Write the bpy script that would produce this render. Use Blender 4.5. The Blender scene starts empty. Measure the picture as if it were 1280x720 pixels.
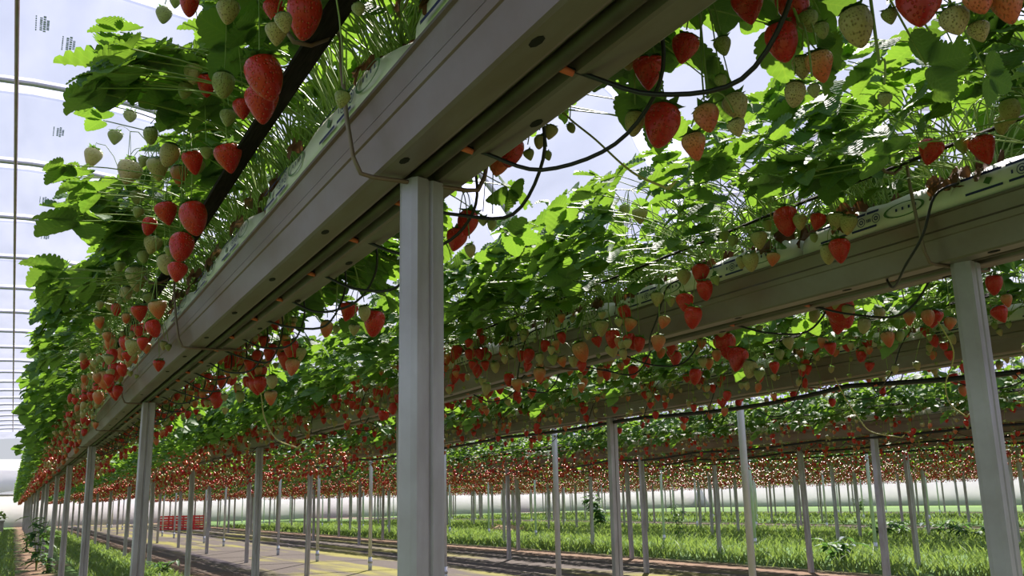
import bpy, math, random
import numpy as np
from mathutils import Vector, Matrix, Euler
random.seed(7)
rnd = random.random
U = random.uniform
scene = bpy.context.scene
col = scene.collection
PI = math.pi

# ------------------------------------------------------------------ camera
F = 1180.0
HC = 0.95
def nv(v):
    return v / np.linalg.norm(v)
_Y = nv(np.array([15 - 640., 640 - 360., F]))
_Z = nv(np.array([520 - 640., -(F * F + 75000) / 280., F]))
_Z = nv(_Z - _Y * (_Z @ _Y))
_X = np.cross(_Y, _Z)
if _X[0] < 0:
    _X = -_X
RW = np.array([_X, _Y, _Z])          # rows: the world axes seen in the lens frame
EYE = np.array([0, 0, HC])
def ray(x, y):
    return RW @ nv(np.array([x - 640., y - 360., F]))
def on_x(x, y, X):
    d = ray(x, y)
    return EYE + d * (X / d[0])
def depth(p):
    return float((RW.T @ (np.array(p, float) - EYE))[2])
cam_d = bpy.data.cameras.new('camera')
cam_d.sensor_width = 36.0
cam_d.lens = F / 1280 * 36.0
cam_d.clip_start = 0.02
cam_d.clip_end = 400
cam = bpy.data.objects.new('camera', cam_d)
col.objects.link(cam)
M = Matrix.Identity(4)
for i in range(3):
    M[i][0] = RW[i][0]
    M[i][1] = -RW[i][1]
    M[i][2] = -RW[i][2]
    M[i][3] = EYE[i]
cam.matrix_world = M
scene.camera = cam

# ------------------------------------------------------------------ materials
class NT:
    def __init__(s, name):
        s.m = bpy.data.materials.new(name)
        s.m.use_nodes = True
        s.t = s.m.node_tree
        s.t.nodes.clear()
        s.out = s.n('ShaderNodeOutputMaterial')
    def n(s, typ, **kw):
        nd = s.t.nodes.new(typ)
        for k, v in kw.items():
            setattr(nd, k, v)
        return nd
    def l(s, a, b):
        s.t.links.new(a, b)
    def val(s, nd, key, v):
        if hasattr(v, 'is_linked') or isinstance(v, bpy.types.NodeSocket):
            s.l(v, nd.inputs[key])
        else:
            nd.inputs[key].default_value = v
    def noise(s, vec, scale, detail=3.0, rough=0.55):
        nd = s.n('ShaderNodeTexNoise')
        nd.inputs['Scale'].default_value = scale
        nd.inputs['Detail'].default_value = detail
        nd.inputs['Roughness'].default_value = rough
        if vec is not None:
            s.l(vec, nd.inputs['Vector'])
        return nd.outputs['Fac']
    def ramp(s, fac, stops):
        nd = s.n('ShaderNodeValToRGB')
        cr = nd.color_ramp
        while len(cr.elements) < len(stops):
            cr.elements.new(0.5)
        for e, (p, c) in zip(cr.elements, stops):
            e.position = p
            e.color = (c[0], c[1], c[2], 1) if not isinstance(c, (int, float)) else (c, c, c, 1)
        s.l(fac, nd.inputs['Fac'])
        return nd.outputs['Color']
    def mix(s, fac, a, b, mode='MIX'):
        nd = s.n('ShaderNodeMix', data_type='RGBA', blend_type=mode)
        for i, v in ((0, fac), (6, a), (7, b)):
            if isinstance(v, bpy.types.NodeSocket):
                s.l(v, nd.inputs[i])
            elif isinstance(v, (int, float)):
                nd.inputs[i].default_value = v
            else:
                nd.inputs[i].default_value = (v[0], v[1], v[2], 1)
        return nd.outputs[2]
    def math(s, op, a, b=None, c=None):
        nd = s.n('ShaderNodeMath', operation=op)
        for i, v in enumerate((a, b, c)):
            if v is None:
                continue
            if isinstance(v, bpy.types.NodeSocket):
                s.l(v, nd.inputs[i])
            else:
                nd.inputs[i].default_value = v
        return nd.outputs[0]
    def principled(s, colr, rough=0.5, metal=0.0, spec=0.5, bump=None, bstr=0.3, bdist=0.002):
        p = s.n('ShaderNodeBsdfPrincipled')
        for k, v in (('Base Color', colr), ('Roughness', rough), ('Metallic', metal), ('Specular IOR Level', spec)):
            if isinstance(v, bpy.types.NodeSocket):
                s.l(v, p.inputs[k])
            elif isinstance(v, (int, float)):
                p.inputs[k].default_value = v
            else:
                p.inputs[k].default_value = (v[0], v[1], v[2], 1)
        if bump is not None:
            b = s.n('ShaderNodeBump')
            b.inputs['Strength'].default_value = bstr
            b.inputs['Distance'].default_value = bdist
            s.l(bump, b.inputs['Height'])
            s.l(b.outputs[0], p.inputs['Normal'])
        return p
    def done(s, sh):
        s.l(sh, s.out.inputs['Surface'])
        return s.m

def mat_leaf(name, dark, light, trans, tfac, veins=True):
    t = NT(name)
    geo = t.n('ShaderNodeNewGeometry')
    oi = t.n('ShaderNodeObjectInfo')
    tc = t.n('ShaderNodeTexCoord')
    n1 = t.noise(tc.outputs['Object'], 9.0, 2.0)
    c = t.mix(t.ramp(n1, [(0.32, 0.0), (0.68, 1.0)]), dark, light)
    tcl = t.mix(n1, trans, (trans[0] * 0.5, trans[1] * 0.68, trans[2] * 0.8))
    bump = None
    if veins:
        uv = t.n('ShaderNodeUVMap')
        sp = t.n('ShaderNodeSeparateXYZ')
        t.l(uv.outputs[0], sp.inputs[0])
        a = t.math('ABSOLUTE', t.math('SUBTRACT', sp.outputs[0], 0.5))
        w = t.math('SUBTRACT', t.math('MULTIPLY', sp.outputs[1], 8.0), t.math('MULTIPLY', a, 5.5))
        fr = t.math('ABSOLUTE', t.math('SUBTRACT', t.math('FRACT', w), 0.5))      # 0.5 on a side vein
        side = t.ramp(fr, [(0.40, 0.0), (0.5, 1.0)])
        mid = t.ramp(a, [(0.0, 1.0), (0.035, 0.0)])
        v = t.math('MAXIMUM', side, mid)
        c = t.mix(t.math('MULTIPLY', v, 0.35), c, (light[0] * 1.9, light[1] * 1.6, light[2] * 1.6))
        tcl = t.mix(t.math('MULTIPLY', v, 0.35), tcl, (trans[0] * 1.25, trans[1] * 1.15, trans[2] * 1.3))
        bump = t.math('MULTIPLY', fr, -1.0)
    back = t.mix(0.6, c, (0.13, 0.21, 0.10))
    c2 = t.mix(geo.outputs['Backfacing'], c, back)
    p = t.principled(c2, 0.58, 0, 0.22, bump, 0.5, 0.002)
    tr = t.n('ShaderNodeBsdfTranslucent')
    t.l(tcl, tr.inputs[0])
    mx = t.n('ShaderNodeMixShader')
    mx.inputs[0].default_value = tfac
    t.l(p.outputs[0], mx.inputs[1])
    t.l(tr.outputs[0], mx.inputs[2])
    return t.done(mx.outputs[0])

def mat_berry(name, c_top, c_tip, c_seed, rough, tip=(0.25, 0.75)):
    t = NT(name)
    tc = t.n('ShaderNodeTexCoord')
    sp = t.n('ShaderNodeSeparateXYZ')
    t.l(tc.outputs['Generated'], sp.inputs[0])
    n = t.noise(tc.outputs['Generated'], 2.5, 2.0)
    z = t.math('ADD', sp.outputs[2], t.math('MULTIPLY', t.math('SUBTRACT', n, 0.5), 0.6))
    c = t.mix(t.ramp(z, [(tip[0], 0.0), (tip[1], 1.0)]), c_tip, c_top)
    vo = t.n('ShaderNodeTexVoronoi')
    vo.inputs['Scale'].default_value = 10.5
    vo.inputs['Randomness'].default_value = 0.55
    t.l(tc.outputs['Generated'], vo.inputs['Vector'])
    seed = t.ramp(vo.outputs['Distance'], [(0.13, 1.0), (0.24, 0.0)])
    c = t.mix(t.math('MULTIPLY', seed, 0.75), c, c_seed)
    h = t.ramp(vo.outputs['Distance'], [(0.0, 0.35), (0.12, 0.3), (0.4, 1.0)])
    p = t.principled(c, rough, 0, 0.55, h, 0.8, 0.004)
    p.inputs['Subsurface Weight'].default_value = 0.0
    tr = t.n('ShaderNodeBsdfTranslucent')
    t.l(c, tr.inputs[0])
    mx = t.n('ShaderNodeMixShader')
    mx.inputs[0].default_value = 0.18
    t.l(p.outputs[0], mx.inputs[1])
    t.l(tr.outputs[0], mx.inputs[2])
    return t.done(mx.outputs[0])

def mat_plain(name, c1, c2, scale, rough=0.6, metal=0.0, spec=0.4, bstr=0.15, stretch=None):
    t = NT(name)
    tc = t.n('ShaderNodeTexCoord')
    vec = tc.outputs['Object']
    if stretch:
        mp = t.n('ShaderNodeMapping')
        mp.inputs['Scale'].default_value = stretch
        t.l(vec, mp.inputs[0])
        vec = mp.outputs[0]
    n = t.noise(vec, scale, 5.0)
    c = t.mix(t.ramp(n, [(0.3, 0.0), (0.7, 1.0)]), c1, c2)
    p = t.principled(c, rough, metal, spec, n, bstr, 0.002)
    return t.done(p.outputs[0])

MT = {}
MT['leaf'] = mat_leaf('leaf_green', (0.030, 0.085, 0.022), (0.062, 0.150, 0.030), (0.27, 0.45, 0.033), 0.40)
MT['leaf_far'] = mat_leaf('leaf_green_far', (0.032, 0.090, 0.022), (0.070, 0.160, 0.032), (0.27, 0.45, 0.033), 0.40, veins=False)
MT['dead'] = mat_leaf('leaf_withered', (0.10, 0.045, 0.022), (0.17, 0.075, 0.035), (0.25, 0.10, 0.03), 0.25, veins=False)
MT['stalk'] = mat_plain('stalk_green', (0.16, 0.26, 0.045), (0.27, 0.36, 0.08), 14, 0.5)
MT['runner'] = mat_plain('runner_yellow', (0.42, 0.40, 0.10), (0.50, 0.40, 0.14), 6, 0.5)
MT['calyx'] = mat_leaf('calyx_green', (0.06, 0.15, 0.03), (0.11, 0.22, 0.05), (0.30, 0.50, 0.08), 0.25, veins=False)
MT['ripe'] = mat_berry('berry_ripe', (0.64, 0.032, 0.014), (0.54, 0.016, 0.010), (0.62, 0.22, 0.05), 0.30)
MT['half'] = mat_berry('berry_turning', (0.60, 0.38, 0.14), (0.68, 0.14, 0.05), (0.55, 0.30, 0.08), 0.36, (0.35, 0.95))
MT['pale'] = mat_berry('berry_pale', (0.46, 0.43, 0.17), (0.50, 0.38, 0.16), (0.28, 0.18, 0.04), 0.42)
MT['green'] = mat_berry('berry_green', (0.29, 0.34, 0.09), (0.36, 0.37, 0.12), (0.22, 0.17, 0.04), 0.45)
MT['petal'] = mat_plain('petal_white', (0.75, 0.75, 0.72), (0.8, 0.8, 0.76), 10, 0.6)
MT['eye'] = mat_plain('flower_eye', (0.55, 0.45, 0.06), (0.6, 0.5, 0.1), 40, 0.7)

def mat_galv(name, base, rust, amount, rough=0.42, metal=0.55):
    t = NT(name)
    tc = t.n('ShaderNodeTexCoord')
    mp = t.n('ShaderNodeMapping')
    mp.inputs['Scale'].default_value = (6.0, 1.0, 1.2)
    t.l(tc.outputs['Object'], mp.inputs[0])
    n = t.noise(mp.outputs[0], 3.0, 6.0)
    n2 = t.noise(tc.outputs['Object'], 60.0, 2.0)
    c = t.mix(t.ramp(n, [(0.45 - amount * 0.3, 0.0), (0.75 - amount * 0.15, 1.0)]), base, rust)
    c = t.mix(t.math('MULTIPLY', n2, 0.25), c, (base[0] * 0.5, base[1] * 0.5, base[2] * 0.52))
    p = t.principled(c, rough, metal, 0.5, n2, 0.08, 0.001)
    return t.done(p.outputs[0])
MT['gutter'] = mat_galv('gutter_steel', (0.25, 0.21, 0.215), (0.185, 0.125, 0.10), 0.5, 0.42, 0.45)
MT['post'] = mat_galv('post_steel', (0.52, 0.50, 0.53), (0.32, 0.29, 0.28), 0.55, 0.45, 0.45)
MT['tube'] = mat_galv('tube_steel', (0.64, 0.67, 0.76), (0.54, 0.55, 0.60), 0.2, 0.45, 0.25)
MT['hoop'] = mat_galv('hoop_steel', (0.45, 0.45, 0.48), (0.38, 0.37, 0.36), 0.2, 0.4, 0.5)
MT['wire'] = mat_galv('wire_steel', (0.24, 0.20, 0.17), (0.20, 0.10, 0.055), 0.6, 0.5, 0.4)
MT['black'] = mat_plain('black_hose', (0.010, 0.010, 0.012), (0.022, 0.022, 0.024), 20, 0.38)
MT['dusty'] = mat_plain('dusty_pipe', (0.045, 0.036, 0.028), (0.10, 0.08, 0.058), 9, 0.55)
MT['strip'] = mat_plain('dark_strip', (0.014, 0.013, 0.011), (0.036, 0.032, 0.027), 30, 0.95, 0.0, 0.05, stretch=(6, 0.6, 6))
MT['orange'] = mat_plain('orange_plastic', (0.62, 0.13, 0.06), (0.7, 0.17, 0.08), 10, 0.45)
MT['hole'] = mat_plain('dark_hole', (0.004, 0.004, 0.004), (0.008, 0.007, 0.006), 20, 0.9)
MT['bag'] = mat_plain('bag_white', (0.60, 0.59, 0.52), (0.70, 0.69, 0.63), 12, 0.45, bstr=0.5)
MT['ink'] = mat_plain('ink_navy', (0.012, 0.016, 0.10), (0.02, 0.026, 0.13), 30, 0.5)
MT['inkgreen'] = mat_plain('ink_green', (0.06, 0.14, 0.05), (0.09, 0.18, 0.06), 30, 0.5)
MT['soil'] = mat_plain('peat', (0.022, 0.014, 0.009), (0.05, 0.03, 0.018), 40, 0.9)
MT['filmprint'] = mat_plain('film_print', (0.36, 0.39, 0.58), (0.40, 0.43, 0.64), 30, 0.6)
def mat_sheet():
    t = NT('white_sheet')
    tc = t.n('ShaderNodeTexCoord')
    n = t.noise(tc.outputs['Object'], 2.0, 4.0)
    c = t.mix(n, (0.80, 0.78, 0.82), (0.90, 0.88, 0.90))
    p = t.principled(c, 0.6, 0, 0.3)
    tr = t.n('ShaderNodeBsdfTranslucent')
    t.l(c, tr.inputs[0])
    mx = t.n('ShaderNodeMixShader')
    mx.inputs[0].default_value = 0.45
    t.l(p.outputs[0], mx.inputs[1]); t.l(tr.outputs[0], mx.inputs[2])
    return t.done(mx.outputs[0])
MT['sheet'] = mat_sheet()
MT['red'] = mat_plain('red_plastic', (0.62, 0.03, 0.03), (0.7, 0.05, 0.05), 6, 0.4)
MT['timber'] = mat_plain('grey_timber', (0.20, 0.18, 0.16), (0.30, 0.27, 0.24), 8, 0.7)
MT['weed'] = mat_leaf('weed_green', (0.035, 0.085, 0.035), (0.06, 0.14, 0.05), (0.2, 0.38, 0.06), 0.3, veins=False)
MT['grass'] = mat_leaf('grass_green', (0.10, 0.16, 0.03), (0.18, 0.24, 0.06), (0.36, 0.46, 0.08), 0.35, veins=False)
MT['hay'] = mat_plain('hay', (0.34, 0.24, 0.11), (0.46, 0.34, 0.17), 25, 0.9)

def mat_film(name='tunnel_film', base=0.15):
    t = NT(name)
    tc = t.n('ShaderNodeTexCoord')
    mp = t.n('ShaderNodeMapping')
    mp.inputs['Scale'].default_value = (1.0, 0.25, 1.0)
    t.l(tc.outputs['Object'], mp.inputs[0])
    n = t.noise(mp.outputs[0], 1.6, 4.0)
    fac = t.math('ADD', t.math('MULTIPLY', t.math('SUBTRACT', n, 0.5), 0.22), base)
    tp = t.n('ShaderNodeBsdfTransparent')
    tp.inputs[0].default_value = (0.89, 0.89, 1.0, 1)
    tl = t.n('ShaderNodeBsdfTranslucent')
    tl.inputs[0].default_value = (0.70, 0.72, 0.92, 1)
    gl = t.n('ShaderNodeBsdfDiffuse')
    gl.inputs[0].default_value = (0.7, 0.7, 0.74, 1)
    m1 = t.n('ShaderNodeMixShader')
    m1.inputs[0].default_value = 0.25
    t.l(tl.outputs[0], m1.inputs[1])
    t.l(gl.outputs[0], m1.inputs[2])
    m2 = t.n('ShaderNodeMixShader')
    t.l(fac, m2.inputs[0])
    t.l(tp.outputs[0], m2.inputs[1])
    t.l(m1.outputs[0], m2.inputs[2])
    return t.done(m2.outputs[0])
MT['film'] = mat_film()
MT['fold'] = mat_film('film_fold', 0.42)

def mat_ground():
    t = NT('field_ground')
    tc = t.n('ShaderNodeTexCoord')
    sp = t.n('ShaderNodeSeparateXYZ')
    t.l(tc.outputs['Object'], sp.inputs[0])
    n = t.noise(tc.outputs['Object'], 0.9, 5.0)
    nf = t.noise(tc.outputs['Object'], 9.0, 5.0)
    mp = t.n('ShaderNodeMapping')
    mp.inputs['Scale'].default_value = (1.3, 0.16, 1.0)
    t.l(tc.outputs['Object'], mp.inputs[0])
    nm = t.noise(mp.outputs[0], 1.1, 4.0)
    x = t.math('ADD', sp.outputs[0], t.math('MULTIPLY', t.math('SUBTRACT', n, 0.5), 1.3))
    x = t.math('ADD', x, t.math('MULTIPLY', t.math('SUBTRACT', nf, 0.5), 0.5))
    G = (0.075, 0.15, 0.03); D = (0.074, 0.060, 0.050); R = (0.165, 0.10, 0.058); P = (0.115, 0.092, 0.076)
    u = t.math('DIVIDE', t.math('ADD', x, 10.0), 80.0)
    def q(v): return (v + 10.0) / 80.0
    stops = [(0.0, G), (q(0.0), G), (q(0.12), R), (q(0.62), R), (q(0.8), G), (q(2.15), G), (q(2.3), R), (q(2.7), R), (q(2.9), D),
             (q(8.3), D), (q(8.5), R), (q(9.3), R), (q(9.5), G), (q(19.6), G), (q(19.8), R), (q(20.4), R), (q(20.6), P), (q(22.4), P), (q(22.7), R), (q(23.2), G), (q(36), G), (q(36.4), P), (q(38.2), P), (q(38.6), G)]
    # two ramps, since one holds at most 32 stops
    c = t.ramp(u, stops)
    moss = t.ramp(nm, [(0.49, 0.0), (0.62, 1.0)])
    lim = t.ramp(u, [(q(3.2), 0.0), (q(3.8), 1.0), (q(8.0), 1.0), (q(8.3), 0.0)])
    c = t.mix(t.math('MULTIPLY', t.math('MULTIPLY', moss, lim), 0.85), c, (0.20, 0.185, 0.03))
    c = t.mix(t.math('MULTIPLY', nf, 0.5), c, t.mix(0.5, c, (0.03, 0.025, 0.015)))
    p = t.principled(c, 0.9, 0, 0.15, nf, 0.6, 0.03)
    return t.done(p.outputs[0])
MT['ground'] = mat_ground()

# ------------------------------------------------------------------ mesh building
class MB:
    def __init__(s):
        s.v = []; s.f = []; s.mi = []; s.uv = []; s.smooth = []
    def face(s, idx, m=0, uv=None, smooth=True):
        s.f.append(tuple(idx)); s.mi.append(m); s.smooth.append(smooth)
        s.uv.append(uv if uv is not None else [(0.5, 0.5)] * len(idx))
    def add(s, *pts):
        b = len(s.v)
        s.v.extend(tuple(float(c) for c in p) for p in pts)
        return b
    def box(s, c, h, rot=None, m=0):
        R = rot or Matrix.Identity(3)
        b = len(s.v)
        for dz in (-1, 1):
            for dy in (-1, 1):
                for dx in (-1, 1):
                    p = R @ Vector((dx * h[0], dy * h[1], dz * h[2])) + Vector(c)
                    s.v.append(tuple(p))
        for q in ((0, 2, 3, 1), (4, 5, 7, 6), (0, 1, 5, 4), (2, 6, 7, 3), (0, 4, 6, 2), (1, 3, 7, 5)):
            s.face([b + i for i in q], m, None, False)
    def tube(s, pts, r, n=6, m=0, cap=True):
        pts = [Vector(p) for p in pts]
        rs = r if isinstance(r, (list, tuple)) else [r] * len(pts)
        prev = None; rings = []
        for i, p in enumerate(pts):
            d = pts[min(i + 1, len(pts) - 1)] - pts[max(i - 1, 0)]
            if d.length < 1e-9:
                d = Vector((0, 0, 1))
            d.normalize()
            if prev is None:
                a = d.cross(Vector((0, 0, 1)))
                if a.length < 0.05:
                    a = d.cross(Vector((0, 1, 0)))
            else:
                a = prev - d * prev.dot(d)
                if a.length < 1e-6:
                    a = d.orthogonal()
            a.normalize(); prev = a
            bb = d.cross(a)
            b0 = len(s.v)
            for k in range(n):
                t = 2 * PI * k / n
                s.v.append(tuple(p + a * (math.cos(t) * rs[i]) + bb * (math.sin(t) * rs[i])))
            rings.append(b0)
        for i in range(len(rings) - 1):
            A, B = rings[i], rings[i + 1]
            for k in range(n):
                k2 = (k + 1) % n
                s.face((A + k, A + k2, B + k2, B + k), m)
        if cap:
            s.face([rings[0] + k for k in range(n - 1, -1, -1)], m, None, False)
            s.face([rings[-1] + k for k in range(n)], m, None, False)
    def extrude_profile(s, prof, y0, y1, ny=1, closed=True, m=0, wob=None, smooth=False):
        """prof: (x, z) points swept along Y."""
        n = len(prof); rows = []
        for j in range(ny + 1):
            y = y0 + (y1 - y0) * j / ny
            dx, dz = wob(y) if wob else (0, 0)
            rows.append(s.add(*[(x + dx, y, z + dz) for x, z in prof]))
        for j in range(ny):
            for k in range(n if closed else n - 1):
                k2 = (k + 1) % n
                s.face((rows[j] + k, rows[j + 1] + k, rows[j + 1] + k2, rows[j] + k2), m, None, smooth)
        if closed:
            s.face([rows[0] + k for k in range(n)], m, None, False)
            s.face([rows[-1] + k for k in range(n - 1, -1, -1)], m, None, False)
    def mesh(s, name, mats):
        me = bpy.data.meshes.new(name)
        me.from_pydata(s.v, [], s.f)
        for x in mats:
            me.materials.append(x)
        me.polygons.foreach_set('material_index', s.mi)
        me.polygons.foreach_set('use_smooth', s.smooth)
        uvl = me.uv_layers.new(name='UVMap')
        flat = [c for poly in s.uv for p in poly for c in p]
        uvl.data.foreach_set('uv', flat)
        me.update()
        return me

def link(name, me, parent=None, loc=None):
    o = bpy.data.objects.new(name, me)
    col.objects.link(o)
    if parent is not None:
        o.parent = parent
    if loc is not None:
        o.location = loc
    return o
def tag(o, label, cat, group=None, kind=None):
    o['label'] = label; o['category'] = cat
    if group: o['group'] = group
    if kind: o['kind'] = kind
    return o
def thing(name, loc, label, cat, group=None, rz=0.0):
    o = bpy.data.objects.new(name, None)
    o.empty_display_size = 0.05
    col.objects.link(o)
    o.location = loc; o.rotation_euler = (0, 0, rz)
    return tag(o, label, cat, group)
def struct(name, me, label, cat):
    o = link(name, me)
    o['label'] = label; o['category'] = cat; o['kind'] = 'structure'
    return o
ORD = ['zeroth', 'first', 'second', 'third', 'fourth', 'fifth', 'sixth', 'seventh', 'eighth', 'ninth', 'tenth', 'eleventh', 'twelfth',
       'thirteenth', 'fourteenth', 'fifteenth', 'sixteenth', 'seventeenth', 'eighteenth', 'nineteenth', 'twentieth', 'twenty-first', 'twenty-second', 'twenty-third', 'twenty-fourth', 'twenty-fifth', 'twenty-sixth']
def nth(i):
    return ORD[i] if i < len(ORD) else '%dth' % i

# ------------------------------------------------------------------ layout
ROWS = [0.60, 2.10, 3.75, 7.45, 8.95, 10.45, 14.85, 16.35, 17.85, 22.25, 23.75, 25.25, 29.65, 31.15, 32.65, 37.0, 38.5, 40.0]
LEGS = [4.75, 12.1, 19.5, 26.9, 34.3]
YEND = 64.0
PY0, PS = 1.50, 3.95
PH = [1.50, 1.53, 1.76, 2.75, 1.33, 0.97]        # first post of each row
GZ = 1.51                      # underside of the gutters
BAGZ = 1.711                   # top of the grow bags

# floor
mb = MB()
nx, ny = 60, 60
for j in range(ny + 1):
    for i in range(nx + 1):
        x = -9 + 75 * i / nx; y = -12 + 100 * j / ny
        mb.add((x, y, 0.03 * math.sin(x * 1.7 + 0.4 * math.sin(y * 0.3)) * (1 if 9 < x < 20 else 0.4) - 0.012))
for j in range(ny):
    for i in range(nx):
        a = j * (nx + 1) + i
        mb.face((a, a + 1, a + nx + 2, a + nx + 1))
struct('floor', mb.mesh('floor', [MT['ground']]), 'field ground of grass strips, reddish soil edges and a mossy dirt track', 'ground')

# ------------------------------------------------------------------ gutters, bags, posts, pipes
def mirror(half):
    return half + [(-x, z) for x, z in reversed(half)]
# outer skin right half from channel middle outwards to the rim, then inner skin back
def gutter_profile():
    T = 0.0025
    half = [(0.0, GZ + 0.030), (0.024, GZ + 0.030), (0.030, GZ + 0.002), (0.036, GZ), (0.078, GZ), (0.084, GZ + 0.004),
            (0.098, GZ + 0.058), (0.102, GZ + 0.060), (0.106, GZ + 0.074), (0.103, GZ + 0.080), (0.112, GZ + 0.112), (0.119, GZ + 0.113), (0.119, GZ + 0.119), (0.109, GZ + 0.119)]
    inner = [(0.099, GZ + 0.081), (0.094, GZ + 0.062), (0.079, GZ + 0.007), (0.038, GZ + T), (0.028, GZ + 0.034), (0.0, GZ + 0.034)]
    right = half + inner
    left = [(-x, z) for x, z in reversed(right)]
    # order: from outer middle out to the right rim and back along the inside, then the left side
    outer = half; inn = inner
    loop = outer + inn[:-1] + [(-x, z) for x, z in reversed(inn)][0:] + [(-x, z) for x, z in reversed(outer)][:-1]
    return loop
GP = gutter_profile()
row_wob = []
for ri, X in enumerate(ROWS):
    a, b, c = U(0, 6), U(0, 6), U(0, 6)
    near = ri < 3
    amp = 0.004
    def wob(y, a=a, b=b):
        return (amp * math.sin(y * 0.7 + a), 0.004 * math.sin(y * 1.4 + b))
    row_wob.append(wob)
    mb = MB()
    mb.extrude_profile(GP, -1.2 if ri < 1 else -0.5, YEND, 60 if ri < 4 else 20, wob=wob)
    g = thing('gutter', (X, 0, 0), 'long galvanised steel gutter of the %s plant row%s' % (nth(ri + 1), ', passing overhead' if ri == 0 else ' counted from the overhead gutter'), 'gutter', 'steel gutters carrying the plant rows')
    link('trough', mb.mesh('trough', [MT['gutter']]), g)
    if ri < 2:
        k = 0
        y = -0.2
        while y < 9:
            for sx, ox in ((0.063, 0.0), (-0.063, 0.23)):
                h = MB()
                pr = [(math.cos(t) * 0.0075, math.sin(t) * 0.017) for t in [i * PI / 4 for i in range(8)]]
                dx, dz = wob(y + ox)
                b0 = h.add(*[(sx + px + dx, y + ox + py, GZ - 0.0008 + dz) for px, py in pr])
                b1 = h.add(*[(sx + px + dx, y + ox + py, GZ + 0.001 + dz) for px, py in pr])
                h.face([b0 + 7 - i for i in range(8)], 0, None, False)
                h.face([b1 + i for i in range(8)], 0, None, False)
                for i in range(8):
                    h.face((b0 + i, b0 + (i + 1) % 8, b1 + (i + 1) % 8, b1 + i), 0, None, False)
                o = link('drain_hole', h.mesh('drain_hole', [MT['hole']]), g)
                o['label'] = 'dark drain hole'
            y += 0.46

# grow bags ------------------------------------------------------------
def bag_mesh():
    mb = MB()
    L = 0.98; n = 24
    half = [(0.072, 0.0), (0.082, 0.026), (0.088, 0.05), (0.094, 0.078), (0.113, 0.088), (0.119, 0.105), (0.117, 0.130), (0.105, 0.152), (0.07, 0.163)]
    prof = [(-x, z) for x, z in half] + [(0.0, 0.165)] + half[::-1]
    rows = []
    for j in range(n + 1):
        y = -L / 2 + L * j / n
        u9 = abs(2 * j / n - 1) ** 9
        e = 1.0 - 0.14 * u9; ex = 1.0 - 0.22 * u9
        rows.append(mb.add(*[(x * ex * (1 + 0.01 * math.sin(9 * y + 40 * x)), y, z * e + (0.005 * math.sin(23 * y + 3 * i) if z > 0.14 else 0)) for i, (x, z) in enumerate(prof)]))
    k = len(prof)
    for j in range(n):
        for i in range(k):
            i2 = (i + 1) % k
            mb.face((rows[j] + i, rows[j] + i2, rows[j + 1] + i2, rows[j + 1] + i))
    mb.face([rows[0] + i for i in range(k - 1, -1, -1)])
    mb.face([rows[-1] + i for i in range(k)])
    return mb.mesh('bag', [MT['bag']])
def ring_marks(mb, cy, cz, ry, rz, w, m, X, n=20):
    b = mb.add(*[(X(cz + math.sin(2 * PI * i / n) * rr * rz) , cy + math.cos(2 * PI * i / n) * rr * ry, cz + math.sin(2 * PI * i / n) * rr * rz) for rr in (1.0, 1.0 - w) for i in range(n)])
    for i in range(n):
        mb.face((b + i, b + (i + 1) % n, b + n + (i + 1) % n, b + n + i), m)
def quad_mark(mb, y0, y1, z0, z1, m, X):
    b = mb.add((X(z0), y0, z0), (X(z0), y1, z0), (X(z1), y1, z1), (X(z1), y0, z1))
    mb.face((b, b + 1, b + 2, b + 3), m, None, False)
def bag_print(side, mb):
    def X(z):
        # just outside the bag's cheek
        return side * (0.1222 - max(0, z - 0.128) * 0.30)
    for k in range(2):
        o = -0.43 + 0.47 * k
        ring_marks(mb, o + 0.06, 0.115, 0.065, 0.019, 0.14, 1, X)
        for q in range(4):
            quad_mark(mb, o + 0.02 + 0.02 * q, o + 0.026 + 0.02 * q, 0.113, 0.121, 0, X)
        quad_mark(mb, o + 0.14, o + 0.18, 0.132, 0.139, 0, X)
        quad_mark(mb, o + 0.185, o + 0.24, 0.132, 0.139, 0, X)
        quad_mark(mb, o + 0.25, o + 0.36, 0.132, 0.139, 0, X)
        quad_mark(mb, o + 0.15, o + 0.235, 0.093, 0.099, 0, X)
        quad_mark(mb, o + 0.25, o + 0.35, 0.093, 0.099, 0, X)
        for cy in (0.15, 0.20):
            ring_marks(mb, o + cy, 0.115, 0.0135, 0.0125, 0.16, 0, X)
            ring_marks(mb, o + cy, 0.115, 0.0068, 0.0062, 0.5, 0, X)
        for q in range(3):
            quad_mark(mb, o + 0.168 + q * 0.005, o + 0.1715 + q * 0.005, 0.110, 0.119, 0, X)
        quad_mark(mb, o + 0.222, o + 0.227, 0.111, 0.120, 0, X)
        b = mb.add((X(0.104), o + 0.285, 0.104), (X(0.118), o + 0.275, 0.118), (X(0.124), o + 0.29, 0.124), (X(0.112), o + 0.30, 0.112))
        mb.face((b, b + 1, b + 2, b + 3), 1, None, False)
BAG = bag_mesh(); pm = MB(); bag_print(-1, pm); bag_print(1, pm); PR = pm.mesh('lettering', [MT['ink'], MT['inkgreen']])
def bay_text(y, ri=0):
    k = int(math.floor((y - PH[ri]) / PS))
    return 'before its first post' if k < 0 else 'between its %s and %s posts' % (nth(k + 1), nth(k + 2))
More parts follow.
